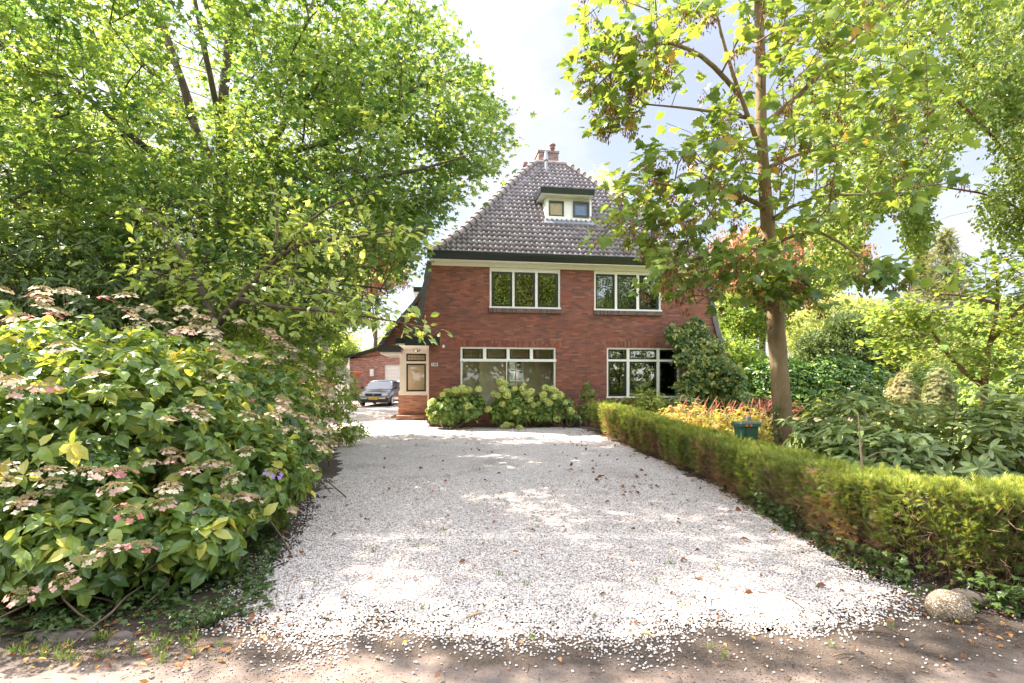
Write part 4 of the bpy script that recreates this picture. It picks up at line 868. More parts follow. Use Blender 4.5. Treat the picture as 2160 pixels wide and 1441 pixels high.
def in_ell(n, c, r, shell=0.0):
    out_ = []
    while len(out_) < n:
        d = rng.normal(size=3); d /= np.linalg.norm(d); k = (shell+(1-shell)*rng.uniform())**(1/2.2); out_.append(np.array(c)+d*np.array(r)*k)
    return np.array(out_)
def keep_poly(P_, poly, inside=True, ymin=.8):
    px, py = proj(P_); k = inpoly(px, py, poly); k = k if inside else ~k; return P_[k & (P_[:, 1] > ymin)]

# ---- big sweetgum on the left
tree = thing('sweetgum_tree', 'big sweetgum tree with star shaped leaves and many rising limbs filling the upper left', 'tree', (-6.75, 12.2, 0))
def rel(pts, o): return [np.array(p)-np.array(o) for p in pts]
O = np.array((-6.75, 12.2, 0))
def LW(l, d): return [W(x, y, d+dd) for x, y, dd in l]
limbs = [([(-6.75, 12.2, -.1), (-6.72, 12.2, .6), W(478, 700, 12.2), W(470, 560, 12.2), W(474, 380, 12.2), W(465, 260, 12.2), W(480, 120, 12.2), W(490, 0, 12.1), W(497, -160, 12.0)], [.26, .22, .20, .18, .15, .12, .10, .08, .05]),
 (LW([(470, 560, 0), (430, 470, -.3), (395, 400, -.5), (330, 330, -.8), (250, 270, -1)], 12.2), [.12, .11, .09, .06, .03]),
 (LW([(474, 400, 0), (410, 270, .4), (392, 190, .5), (345, 70, .6), (300, 0, .7), (260, -120, .8)], 12.2), [.11, .10, .085, .07, .06, .04]),
 (LW([(405, 255, .4), (372, 130, .2), (338, 30, .1), (320, -80, 0)], 12.2), [.08, .06, .05, .03]),
 (LW([(470, 560, 0), (520, 450, .5), (560, 330, .7), (610, 240, .8), (622, 120, .9), (660, 10, 1), (690, -120, 1.2)], 12.2), [.12, .10, .09, .08, .06, .05, .03]),
 (LW([(610, 240, .8), (680, 170, .4), (790, 40, .2), (860, -60, 0)], 12.2), [.07, .055, .04, .02]),
 (LW([(560, 330, .7), (700, 300, -.3), (830, 210, -.5), (930, 160, -.7), (1010, 190, -.8)], 12.2), [.07, .06, .045, .03, .015]),
 (LW([(500, 500, .5), (640, 430, -1), (760, 380, -1.5), (880, 360, -1.8), (980, 330, -1.9)], 12.2), [.08, .06, .05, .03, .015]),
 (LW([(465, 260, 0), (430, 100, -.6), (400, -60, -.8)], 12.2), [.07, .06, .03]),
 (LW([(470, 600, 0), (380, 560, -1.3), (260, 540, -2.2), (120, 500, -2.8), (0, 470, -3)], 12.2), [.08, .07, .05, .03, .02]),
 (LW([(330, 330, -.8), (180, 200, -1.5), (60, 120, -2), (-80, 60, -2)], 12.2), [.06, .05, .03, .02]),
 (LW([(470, 620, 0), (600, 590, -.6), (720, 600, -1), (820, 610, -1.2)], 12.2), [.06, .05, .03, .015])]
limbs = [(rel(p, O), r) for p, r in limbs]; limb_mesh('trunk', limbs, M['bark_dark'], tree, 14)
SIL = [(-700, -900), (900, -900), (925, 0), (940, 60), (985, 140), (1050, 180), (1078, 250), (1062, 320), (1040, 375), (985, 425), (905, 460), (890, 520), (860, 560), (820, 630), (760, 695), (640, 735), (-700, 735)]
A = np.concatenate([in_ell(2700, (-6.9, 12.0, 7.6), (7.2, 4.8, 6.6), .12), in_ell(650, (-11.8, 14.0, 7.6), (4.4, 3.0, 4.6)), in_ell(500, (-5.2, 11.6, 4.0), (4.6, 3.2, 2.4)), in_ell(450, (-9.5, 11, 5.5), (4.5, 3.4, 3.6)), in_ell(420, (-3.3, 12.2, 7.0), (3.2, 2.6, 3.0), .2)])
A = keep_poly(A, SIL, True, 6.5); A = A[(A[:, 2] > 2.0) & (A[:, 2] < 11.6-.25*np.abs(A[:, 0]+6.7)**1.0)]; ppx, ppy = proj(A)
gap = (np.sin(A[:, 0]*1.7+A[:, 2]*1.1)+np.sin(A[:, 2]*2.3-A[:, 0]*.9+2)+np.sin(A[:, 1]*1.9+A[:, 0]*1.2)) < -1.45; A = A[~gap]
gapc = inpoly(*proj(A), [(330, -200), (440, -200), (450, 200), (420, 300), (375, 150)]) & (rng.uniform(0, 1, len(A)) < .6); A = A[~gapc]
A = A-O
N, par, rr, tips, nl = grow(limbs, A, (0, 0, 1.5), .42, .05, .08, .006)
branch_mesh('branches', N, par, rr, nl, M['bark_dark'], tree, 4)
thin = np.array([i for i in range(nl, len(N)) if rr[i] < .011]); C = N[thin]; C = C[rng.uniform(0, 1, len(C)) < .72]
leaves_at(C, 44, .22, T_star(), .135, M['lf_sweet'], 'crown', tree, droop=.35, tone=(.45, .2), root=(0, 0, 4), flat=.45, clump=.25)

# ---- cherry-like tree in front of it
O = np.array(W(462, 795, 7.6)); O[2] = 0
tree = thing('cherry_tree', 'light green broadleaf tree with drooping oval leaves reaching out in front of the sweetgum', 'tree', tuple(O))
limbs = [([O+(0, 0, -.1), W(462, 760, 7.6), W(455, 690, 7.6)], [.09, .08, .075]),
 (LW([(455, 690, 0), (425, 600, .1), (395, 550, .2), (350, 480, .2), (290, 430, .3)], 7.6), [.055, .045, .035, .02, .012]),
 (LW([(455, 690, 0), (500, 630, -.1), (560, 570, -.2), (620, 510, -.3), (700, 505, -.5), (790, 495, -.7), (900, 480, -.9)], 7.6), [.06, .05, .04, .03, .022, .014, .007]),
 (LW([(600, 525, -.3), (660, 455, -.5), (720, 420, -.7), (800, 405, -.9)], 7.6), [.025, .02, .012, .007]),
 (LW([(500, 630, -.1), (590, 650, -.5), (700, 655, -.9), (800, 672, -1.2), (900, 692, -1.4), (925, 697, -1.5)], 7.6), [.035, .028, .02, .014, .008, .005]),
 (LW([(560, 570, -.2), (640, 600, -.7), (720, 625, -1.1), (790, 640, -1.3)], 7.6), [.025, .02, .012, .006]),
 (LW([(425, 600, .1), (340, 580, -.5), (270, 560, -.9)], 7.6), [.025, .015, .008]),
 (LW([(560, 570, -.2), (590, 500, 0), (600, 440, .1), (570, 390, .1)], 7.6), [.03, .02, .012, .008])]
limbs = [(rel(p, O), r) for p, r in limbs]; limb_mesh('trunk', limbs, M['bark_dark'], tree, 10)
CP = [(880, 470), (930, 480), (905, 520), (760, 520), (640, 560), (740, 600), (830, 630), (900, 672), (932, 690), (930, 715), (860, 708), (800, 690), (700, 690), (620, 700), (520, 700), (430, 680), (360, 640), (250, 600), (230, 520), (260, 440), (360, 400), (520, 360), (620, 380), (660, 420), (740, 390), (810, 390), (815, 430), (720, 460)]
A = []
for p, r in limbs[1:]:
    P_, _ = resample(p, r, .2)
    for q in P_[1:]: A += [q+rng.normal(0, (.26, .30, .14)) for _ in range(6)]
A += list(in_ell(120, W(470, 540, 7.5)-O, (2.2, 1.0, 1.1))); A = np.array(A); A = keep_poly(A+O, CP, True)-O
N, par, rr, tips, nl = grow(limbs, A, (0, 0, 1.2), .25, .02, .06, .0035, rcap=.02)
branch_mesh('branches', N, par, rr, nl, M['bark_dark'], tree, 4)
C = N[nl:][rr[nl:] < .008]; leaves_at(C, 3, .10, T_oval(.52), .125, M['lf_cherry'], 'crown', tree, droop=.55, tone=(.5, .2), root=(0, 0, 2.2), flat=.4, clump=.1)
print('cherry', len(C)*3)

# ---- foreground maple on the right
O = np.array((4.27, 8.0, 0)); d = 8.0
tree = thing('maple_tree', 'young maple with smooth lichen spotted trunk and clusters of brown seeds, rising behind the hedge', 'tree', tuple(O))
limbs = [([(4.29, 8, -.1), (4.27, 8, .3), W(1652, 900, d), W(1645, 780, d), W(1636, 700, d), W(1630, 600, d), W(1620, 480, d), W(1612, 380, d), W(1603, 280, d), W(1606, 150, d), W(1600, 0, d), W(1596, -200, d), W(1590, -420, d)], [.175, .148, .138, .130, .130, .112, .100, .090, .080, .075, .065, .05, .02]),
 (LW([(1620, 470, 0), (1660, 430, -.3), (1730, 400, -.6), (1820, 420, -.8), (1930, 390, -1), (2040, 385, -1.2)], d), [.04, .03, .02, .014, .009, .005]),
 (LW([(1616, 440, 0), (1540, 400, -.5), (1450, 400, -.8), (1360, 380, -1)], d), [.045, .03, .02, .01]),
 (LW([(1610, 330, 0), (1560, 200, -.3), (1530, 110, -.4), (1500, -20, -.5)], d), [.042, .034, .026, .014]),
 (LW([(1560, 200, -.3), (1480, 110, -.7), (1380, 80, -.9), (1290, 150, -1.1), (1240, 200, -1.2)], d), [.04, .03, .02, .012, .007]),
 (LW([(1585, 250, -.1), (1470, 230, -.5), (1360, 220, -.8)], d), [.035, .02, .01]),
 (LW([(1605, 270, 0), (1700, 190, -.2), (1800, 80, -.3), (1880, 0, -.4)], d), [.05, .04, .03, .015]),
 (LW([(1625, 530, 0), (1560, 520, -.5), (1480, 545, -.9), (1400, 560, -1.1)], d), [.03, .022, .015, .007]),
 (LW([(1628, 560, 0), (1690, 600, -.5), (1720, 640, -.7)], d), [.025, .015, .008]),
 (LW([(1625, 520, 0), (1730, 470, -.8), (1800, 540, -1.2), (1860, 580, -1.4), (1930, 570, -1.5)], d), [.025, .02, .014, .01, .006]),
 (LW([(1610, 360, 0), (1690, 320, .3), (1800, 300, .6), (1900, 290, .8)], d), [.04, .03, .02, .01]),
 (LW([(1622, 490, 0), (1540, 590, -.2), (1470, 640, -.3)], d), [.02, .014, .008])]
limbs = [(rel(p, O), r) for p, r in limbs]; tk = limb_mesh('trunk', limbs, M['bark_maple'], tree, 18)
MP = [(1180, -500), (1195, 60), (1235, 200), (1270, 268), (1340, 262), (1420, 262), (1400, 300), (1330, 330), (1275, 420), (1250, 470), (1252, 560), (1330, 605), (1400, 605), (1440, 650), (1540, 700), (1720, 700), (1748, 640), (1690, 560), (1650, 500), (1740, 470), (1880, 450), (2060, 400), (2060, 330), (1960, 300), (1960, 100), (2020, -500)]
A = np.concatenate([in_ell(980, (4.0, 7.2, 6.6), (3.3, 2.0, 3.2)), in_ell(380, W(1600, 420, 7.4), (2.9, 1.4, 1.5)), in_ell(120, W(1460, 540, 7.2), (1.5, .8, .7)), in_ell(90, W(1660, 620, 7.6), (.7, .5, .5)), in_ell(110, W(1330, 120, 7), (.9, .7, 1.0))])
A = keep_poly(A, MP, True, 4.5); A = A[A[:, 2] > 2.2]
hole = inpoly(*proj(A), [(1420, 90), (1520, 60), (1560, 150), (1500, 250), (1400, 250)]) & (rng.uniform(0, 1, len(A)) < .8); A = A[~hole]
pxm, pym = proj(A); keepm = ~((np.abs(pxm-(1600+(pym-250)*.06)) < 42) & (A[:, 1] < 7.8) & (pym < 520) & (rng.uniform(0, 1, len(A)) < .75)); A = A[keepm]
gapm = (np.sin(A[:, 0]*3.1+A[:, 2]*1.9)+np.sin(A[:, 2]*3.7-A[:, 0]*1.3+1)) < -.85; A = A[~gapm]
A = np.concatenate([A, in_ell(26, W(1860, 575, 6.6), (.65, .3, .16))])-O
N, par, rr, tips, nl = grow(limbs, A, (0, 0, 3), .32, .03, .10, .0045, rcap=.03)
branch_mesh('branches', N, par, rr, nl, M['bark_maple'], tree, 5)
C = N[nl:][rr[nl:] < .0075]; leaves_at(C, 5, .13, T_maple(), .155, M['lf_maple'], 'crown', tree, droop=.5, tone=(.42, .22), root=(0, 0, 4), flat=.6, clump=.12, tiltn=.5)
print('maple', len(C)*4)
tp = N[tips]; px, py = proj(tp+O); k = rng.uniform(0, 1, len(tp)) < np.where(px < 1560, .75, .3); sc = tp[k]
V_, F_ = T_small(.36); n = len(sc)*20; ci = np.repeat(np.arange(len(sc)), 20); P_ = sc[ci]+rndn(n, .045)-np.array((0, 0, .15)); D = rndn(n, .45); D[:, 2] -= 1.0
V, F, tt = inst(V_, F_, P_, frames(D, rndn(n)), rng.uniform(.045, .07, n), np.clip(rng.normal(.5, .25, n), 0, 1)); s = build('seeds', V, F, M['seed'], tree, False, tt); s['kind'] = 'stuff'
# twig stubs and ivy on the maple trunk
mb = MB(); mb.tube([W(1646, 850, 7.83), W(1650, 830, 7.78), W(1649, 800, 7.74)], [.012, .008, .004], 5); mb.tube([W(1648, 822, 7.76), W(1655, 812, 7.72)], [.006, .003], 4)
o = mb.done('shoot', M['bark_maple']); o.parent = tree; o.matrix_parent_inverse = Matrix.Translation(-Vector(O))
C = np.array([(rng.normal(4.02, .05), 7.86+rng.normal(0, .06), z) for z in rng.uniform(.3, 1.15, 60)]); o = leaves_at(C, 4, .04, T_star(), .05, M['lf_ivy'], 'climbing_ivy', None, tiltn=.8); tag(o, 'dark ivy climbing the left side of the maple trunk base', 'ivy')

# ---- birch at the right edge
O = np.array((11.2, 10.0, 0)); tree = thing('birch_tree', 'tall birch with hanging strands of tiny leaves at the right edge', 'tree', tuple(O))
limbs = [([(11.2, 10, -.1), (11.2, 10, 3), (11.0, 10, 6), (10.8, 10, 9), (10.6, 10, 12)], [.2, .17, .14, .09, .04]),
 ([(11.15, 10, 3.5), (10, 9.8, 5.2), (8.6, 9.6, 6.6), (7.2, 9.5, 7.4)], [.045, .035, .025, .012]), ([(11.1, 10, 5), (9.6, 10.2, 7.4), (8, 10.2, 8.8)], [.08, .05, .02]),
 ([(11, 10, 6.2), (10.2, 9.2, 8), (9.2, 8.6, 9.4)], [.06, .04, .02]), ([(11.1, 10, 4.2), (9.8, 10.4, 5.3), (8.4, 10.6, 5.6), (7.0, 10.8, 5.3)], [.03, .022, .015, .008])]
limbs = [(rel(p, O), r) for p, r in limbs]; limb_mesh('trunk', limbs, M['bark_red'], tree, 10)
BP = [(1700, -900), (1680, 200), (1690, 330), (1650, 420), (1690, 560), (1740, 610), (1800, 600), (1800, 560), (1830, 470), (1850, 440), (1900, 440), (1925, 535), (1958, 500), (1955, 420), (2010, 330), (2085, 250), (2095, 330), (2060, 420), (2055, 470), (2120, 520), (2300, 560), (2600, 560), (2600, -900)]
A = np.concatenate([in_ell(1500, (9.4, 10, 7.6), (4.2, 2.6, 4.2)), in_ell(450, (7.6, 10.5, 4.6), (1.6, 1.0, 1.6)), in_ell(300, (10.3, 9.5, 5.0), (1.6, 1.5, 2.4))])
A = keep_poly(A, BP, True, 6); 
gapb = (np.sin(A[:, 0]*2.9+A[:, 2]*.7)+np.sin(A[:, 0]*5.1+A[:, 1]*2)+.6*np.sin(A[:, 2]*2.5)) < -.9; A = A[~gapb]-O
N, par, rr, tips, nl = grow(limbs, A, (0, 0, 5), .35, .06, .08, .0035, rcap=.025)
branch_mesh('branches', N, par, rr, nl, M['bark_dark'], tree, 4)
tp = N[tips]; tp = tp[rng.uniform(0, 1, len(tp)) < .44]; C = np.concatenate([tp-np.array((0, 0, h))+rndn(len(tp), .06) for h in np.arange(0, .85, .12)]); C = keep_poly(C+O, BP)-O
leaves_at(C, 18, .085, T_small(.8), .072, M['lf_birch'], 'crown', tree, droop=.9, tone=(.62, .2), flat=1.1, clump=.14, tiltn=.9); print('birch', len(C)*9)

# ---- round-leaved small tree at the right, above the rhododendron
O = np.array((8.3, 9.0, 0)); d = 9.0; tree = thing('redbud_tree', 'small many stemmed tree with layered round leaves at the right edge above the rhododendron', 'tree', tuple(O))
limbs = [([(8.3, 9, -.1), W(2075, 800, d), W(2085, 740, d), W(2100, 680, d), W(2110, 600, d), W(2090, 520, d)], [.075, .055, .045, .035, .025, .012]),
 (LW([(2075, 815, 0), (2030, 790, .2), (1990, 745, .3), (1970, 690, .3), (1900, 645, .3)], d), [.05, .045, .035, .02, .01]),
 (LW([(2100, 640, 0), (2020, 620, -.3), (1940, 620, -.5)], d), [.03, .02, .01]), (LW([(1985, 730, .3), (1930, 740, .2), (1880, 735, .1)], d), [.02, .014, .008]),
 (LW([(2090, 720, 0), (2160, 640, -.4), (2240, 560, -.6)], d), [.04, .03, .015])]
limbs = [(rel(p, O), r) for p, r in limbs]; limb_mesh('trunk', limbs, M['bark_red'], tree, 9)
RP = [(2600, 420), (2140, 490), (2060, 540), (2020, 560), (1990, 610), (1880, 620), (1820, 690), (1850, 730), (1880, 790), (1920, 780), (1940, 740), (2010, 720), (2040, 800), (2160, 860), (2600, 860)]
A = np.concatenate([in_ell(1050, W(2120, 660, 8.8), (2.3, 1.6, 1.6)), in_ell(320, W(1900, 690, 8.8), (.8, .7, .8)), in_ell(160, W(2150, 790, 8.2), (1.2, .8, .6))]); A = keep_poly(A, RP)
ly = (np.sin(A[:, 2]*9+A[:, 0]*1.3) > -.35); A = A[ly]-O
N, par, rr, tips, nl = grow(limbs, A, (0, 0, 2), .3, .03, .06, .004, rcap=.02); branch_mesh('branches', N, par, rr, nl, M['bark_red'], tree, 4)
C = N[nl:][rr[nl:] < .008]; leaves_at(C, 9, .13, T_oval(.95, .05, .1), .085, M['lf_birch'], 'crown', tree, droop=.15, tone=(.6, .18), flat=.25, clump=.12, tiltn=.35)
# ------------------------------------------------------------------ shrubs
def blob_tips(blobs, n, shell=.78, zmin=.05, core=.74):
    B = [(np.array(c, float), np.array(r, float)) for c, r in blobs]; area = np.array([(r[0]*r[1]+r[1]*r[2]+r[0]*r[2]) for _, r in B]); pr = area/area.sum(); P_ = []; Nn = []
    while len(P_) < n:
        i = rng.choice(len(B), p=pr); c, r = B[i]; d = rng.normal(size=3); d /= np.linalg.norm(d); k = rng.uniform(shell, 1.0); p = c+d*r*k
        if p[2] < zmin: continue
        if any(j != i and (((p-cc)/rr_)**2).sum() < core**2 for j, (cc, rr_) in enumerate(B)): continue
        nn = d/r; P_.append(p); Nn.append(nn/np.linalg.norm(nn))
    return np.array(P_), np.array(Nn)
def rosettes(P_, Nn, per, T, size, mat, name, parent, upw=.7, droop=.25, tone=(.5, .15), svar=.22, open_=1.0, clump=.1, tiltn=.25, stem=.0):
    n = len(P_)*per; ci = np.repeat(np.arange(len(P_)), per); ax = Nn+np.array((0, 0, upw))+rndn(len(P_), .25); ax /= np.linalg.norm(ax, axis=1, keepdims=True)
    ref = np.cross(ax, rndn(len(P_))); ref /= np.linalg.norm(ref, axis=1, keepdims=True); r2 = np.cross(ax, ref)
    th = (np.tile(np.arange(per), len(P_))/per*2*np.pi)+rng.normal(0, .3, n); dr = ref[ci]*np.cos(th)[:, None]+r2[ci]*np.sin(th)[:, None]
    D = dr*open_+ax[ci]*rng.normal(.15, .2, n)[:, None]; D[:, 2] -= droop; Nm = ax[ci]+rndn(n, tiltn)
    base = P_[ci]-ax[ci]*(rng.uniform(0, 1, n)*size*.7)[:, None]+D*stem; S = size*np.clip(1+rng.normal(0, svar, n), .45, 1.5)
    tn = np.clip(tone[0]+rng.normal(0, clump, len(P_))[ci]+rng.normal(0, tone[1], n), 0, 1)
    V, F, tt = inst(T[0], T[1], base, frames(D, Nm), S, tn); return build(name, V, F, mat, parent, False, tt)
def stems(blobs, base, n, mat, parent, r=.008, name='stems', tips=None, bs=.3):
    mb = MB()
    T_ = tips if tips is not None else blob_tips(blobs, n)[0]
    for p in T_[:n]:
        b = np.array(base)+np.array((rng.normal(0, bs), rng.normal(0, bs), 0)); m = (b*.45+p*.55)+rng.normal(0, .08, 3); m[2] = p[2]*.55
        q_ = [(1-f)**2*b+2*f*(1-f)*m+f*f*p+rng.normal(0, .012, 3)*(0 < f < 1) for f in np.linspace(0, 1, 7)]; mb.tube(q_, [r*(1.3-f) for f in np.linspace(0, .9, 7)], 5)
    return mb.done(name, mat, parent, True)
# lace-cap flower heads: dome of buds with a ring of four-petalled florets
def lacecap(seed, petal, dome=(.42, .34, .16)):
    g = np.random.default_rng(seed); V = []; F = []; mi = []
    for k in range(80):
        r = .062*math.sqrt(g.uniform()); a = g.uniform(0, 2*math.pi); z = .022*(1-(r/.062)**2)+g.uniform(-.004, .006); c = np.array((r*math.cos(a), r*math.sin(a), z)); s = g.uniform(.004, .007); b = len(V)
        V += [c+(s, 0, 0), c+(-s*.5, s*.87, 0), c+(-s*.5, -s*.87, 0), c+(0, 0, s*1.3)]; F += [(b, b+1, b+3), (b+1, b+2, b+3), (b+2, b, b+3)]; mi += [0]*3
    for k in range(9):
        a = 2*math.pi*k/9+g.normal(0, .2); r = g.uniform(.066, .088); z = g.uniform(-.02, .004); c = np.array((r*math.cos(a), r*math.sin(a), z)); tl = g.uniform(.2, .9); ca, sa = math.cos(a), math.sin(a)
        ex = np.array((ca*math.cos(tl), sa*math.cos(tl), -math.sin(tl))); ey = np.array((-sa, ca, 0)); s = g.uniform(.014, .021)
        for q in range(4):
            t = q*math.pi/2+g.normal(0, .1)+.4; d = ex*math.cos(t)+ey*math.sin(t); e = -ex*math.sin(t)+ey*math.cos(t); b = len(V)
            V += [c, c+d*s*.7+e*s*.55, c+d*s*1.25+e*s*.2, c+d*s*1.2-e*s*.3, c+d*s*.6-e*s*.55]; F += [(b, b+1, b+2), (b, b+2, b+3), (b, b+3, b+4)]; mi += [1]*3
    for k in range(5):
        a = 2*math.pi*k/5; b = len(V); V += [(0, 0, -.08), (.004, 0, -.08), (.05*math.cos(a), .05*math.sin(a), .0)]; F += [(b, b+1, b+2)]; mi += [2]
    return np.array(V), np.array(F), np.array(mi), petal
def petalmat(name, c): return leafmat(name, [(0, tuple(x*.8 for x in c)), (1, c)], .3, .6, (1.2, 1.1, 1.1), .2)
M['bud'] = plain('flower_bud', (.36, .27, .12), .9, var=.25, scale=60, bs=0)
M['stemg'] = plain('green_stem', (.16, .20, .07), .7, bs=0)
PET = {'cream': petalmat('cream_petal', (.64, .54, .38)), 'blush': petalmat('blush_petal', (.64, .40, .34)), 'rose': petalmat('rose_petal', (.60, .22, .22)), 'violet': petalmat('violet_petal', (.42, .26, .62))}
heads = {}
for nm in PET:
    heads[nm] = []
    for s in range(3):
        V, F, mi, _ = lacecap(s+len(nm)*7, nm); o = build('flower_head', V, F, [M['bud'], PET[nm], M['stemg']], None, False, np.full(len(V), .7), mi); heads[nm].append(o.data); bpy.data.objects.remove(o)
def put_heads(root, spots, kinds, scale=(.78, 1.12), name='flower_head', pool=heads, jitter=.3):
    for (p, nn), kd in zip(spots, kinds):
        me = pool[kd][rng.integers(len(pool[kd]))]; o = bpy.data.objects.new(name, me); col.objects.link(o); o.parent = root; o.location = p
        ax = Vector(nn)*.35+Vector((rng.normal(0, jitter*.5), rng.normal(0, jitter*.5), 1)); q = ax.to_track_quat('Z', 'Y'); q.rotate(Matrix.Identity(3)); o.rotation_mode = 'QUATERNION'
        from mathutils import Quaternion
        o.rotation_quaternion = q @ Quaternion((0, 0, 1), rng.uniform(0, 6.28)); s = rng.uniform(*scale); o.scale = (s, s, s)
T_HY = T_oval(.60, .12, .25)
def lace_shrub(label, blobs, base, ntips, nheads, mix, size=.135, group='lacecap hydrangeas left of the drive'):
    root = thing('hydrangea_bush', label, 'hydrangea', (0, 0, 0), 0, group); B = blobs
    P_, Nn = blob_tips(B, ntips, .50, .12); rosettes(P_, Nn, 6, T_HY, size, M['lf_hyd'], 'foliage', root, tone=(.5, .22), clump=.2, droop=.28, tiltn=.45, svar=.32)
    ctr = np.mean([c for c, r in B], axis=0); stems(B, (base[0], base[1], 0), 70, M['twig'], root, .007, tips=P_[rng.permutation(len(P_))], bs=.5)
    H, HN = blob_tips(B, nheads*6, .97, .25); facing = (HN@np.array((.25, -.8, .55))) > .12; H, HN = H[facing][:nheads], HN[facing][:nheads]
    put_heads(root, [(h+nn*.13+np.array((0, 0, .09)), nn) for h, nn in zip(H, HN)], rng.choice(list(mix), len(H), p=list(mix.values())))
    return root
mixA = {'cream': .43, 'blush': .44, 'rose': .11, 'violet': .02}; mixB = {'cream': .52, 'blush': .42, 'rose': .05, 'violet': .01}
lace_shrub('nearest lacecap hydrangea at the lower left with pink edged heads and ivy at its foot', [((-3.75, 4.65, 1.0), (1.55, 1.2, 1.18)), ((-2.75, 4.9, .62), (.80, .85, .60)), ((-3.2, 3.95, .50), (.75, .55, .42))], (-3.6, 4.7), 2300, 100, mixA, .104)
lace_shrub('low front lacecap hydrangea hanging over the ivy and edging stones', [((-3.25, 3.55, .42), (.8, .42, .40)), ((-2.55, 3.9, .40), (.5, .4, .36))], (-3.3, 3.9), 760, 36, {'cream': .42, 'blush': .44, 'rose': .14}, .105)
lace_shrub('middle lacecap hydrangea bulging over the left edge of the gravel', [((-3.85, 6.4, 1.0), (1.45, 1.3, 1.15)), ((-3.0, 6.1, .62), (.72, .95, .62))], (-3.7, 6.3), 1250, 100, mixB, .105)
lace_shrub('farthest lacecap hydrangea, beside the white panicle bush', [((-4.5, 8.4, .95), (1.4, 1.3, .95)), ((-3.75, 8.6, .5), (.75, 1.1, .5))], (-4.4, 8.5), 1100, 75, mixB, .11)
lace_shrub('lacecap hydrangea at the left edge with tall cream heads below the dark rhododendron', [((-5.9, 5.4, 1.15), (1.5, 1.3, 1.35))], (-5.8, 5.4), 900, 70, mixB, .125)
# small glossy undergrowth in front of it
root = thing('privet_bush', 'low bush of tiny glossy leaves growing inside the left hydrangea', 'bush'); P_, Nn = blob_tips([((-3.35, 3.85, .78), (.55, .35, .38)), ((-3.9, 4.0, .95), (.5, .4, .4))], 800, .8)
rosettes(P_, Nn, 6, T_oval(.6), .045, M['lf_small'], 'foliage', root, droop=.1); stems([((-3.4, 3.9, .8), (.5, .3, .3))], (-3.6, 4.1, 0), 20, M['twig'], root, .005)

# white panicle hydrangea
def panicle(seed):
    g = np.random.default_rng(seed); V = []; F = []
    for k in range(150):
        z = g.uniform(0, 1); r = .075*(1-z*.75)*g.uniform(.7, 1.05); a = g.uniform(0, 6.28); c = np.array((r*math.cos(a), r*math.sin(a), z*.17-.03)); n = c/np.linalg.norm(c)+g.normal(0, .4, 3); n /= np.linalg.norm(n); u = np.cross(n, (0.3, .2, 1)); u /= np.linalg.norm(u); v = np.cross(n, u); s = g.uniform(.012, .019); b = len(V)
        V += [c+u*s, c+v*s, c-u*s, c-v*s]; F += [(b, b+1, b+2), (b, b+2, b+3)]
    return np.array(V), np.array(F)
M['panic'] = petalmat('panicle_petal', (.80, .78, .60)); pool = {'w': []}
for s in range(3): V, F = panicle(s); o = build('flower_head', V, F, M['panic'], None, False, rng.uniform(0, 1, len(V))); pool['w'].append(o.data); bpy.data.objects.remove(o)
root = thing('panicle_hydrangea', 'loose hydrangea bush with creamy white cone shaped blooms beside the drive', 'hydrangea')
B = [((-4.75, 11.3, 1.45), (1.15, 1.1, .95)), ((-3.95, 11.5, 1.2), (.6, .8, .7)), ((-5.2, 11.0, .7), (.8, .9, .6))]; P_, Nn = blob_tips(B, 1100, .6); rosettes(P_, Nn, 5, T_oval(.5), .09, M['lf_mid'], 'foliage', root, tone=(.65, .2)); stems(B, (-4.7, 11.3, 0), 60, M['twig'], root, .007)
sp = [W(x, y, dd) for x, y, dd in [(590, 770, 10.6), (625, 735, 10.8), (672, 722, 10.8), (688, 738, 10.8), (620, 755, 10.5), (680, 778, 10.5), (716, 788, 10.6), (730, 785, 10.8), (735, 805, 10.8), (640, 800, 10.4), (660, 745, 10.6), (600, 800, 10.4), (700, 840, 10.5)]]
put_heads(root, [(p, (0, -.6, .5)) for p in sp], ['w']*len(sp), (1.0, 1.5), pool=pool)
root = thing('panicle_hydrangea', 'low drooping branch bush with two faded blooms leaning over the gravel edge', 'hydrangea'); B = [((-3.75, 11.9, .34), (.45, .5, .32))]; P_, Nn = blob_tips(B, 150, .4, .02); rosettes(P_, Nn, 5, T_oval(.5), .085, M['lf_mid'], 'foliage', root, tone=(.7, .2)); stems(B, (-4.0, 12, 0), 14, M['twig'], root, .006)
put_heads(root, [(W(x, y, 11.6), (.2, -.6, .4)) for x, y in ((738, 912), (752, 916))], ['w']*2, (.9, 1.1), pool=pool)

# lime green ball hydrangeas along the facade
def ball(seed):
    g = np.random.default_rng(seed); V = []; F = []
    for k in range(260):
        d = g.normal(size=3); d /= np.linalg.norm(d); c = d*np.array((.085, .085, .072))*g.uniform(.9, 1.05); n = d+g.normal(0, .3, 3); n /= np.linalg.norm(n); u = np.cross(n, (0.3, .2, 1)); u /= np.linalg.norm(u); v = np.cross(n, u); s = g.uniform(.010, .016); b = len(V)
        V += [c+u*s, c+v*s, c-u*s, c-v*s]; F += [(b, b+1, b+2), (b, b+2, b+3)]
    return np.array(V), np.array(F)
M['lime'] = leafmat('lime_petal', [(0, (.42, .50, .13)), (.5, (.60, .66, .22)), (1, (.76, .78, .38))], .3, .7, (1.2, 1.2, .8), .2); bp = {'b': []}
for s in range(3): V, F = ball(s); o = build('flower_head', V, F, M['lime'], None, False, np.repeat(rng.uniform(0, 1, len(V)//4), 4)); bp['b'].append(o.data); bpy.data.objects.remove(o)
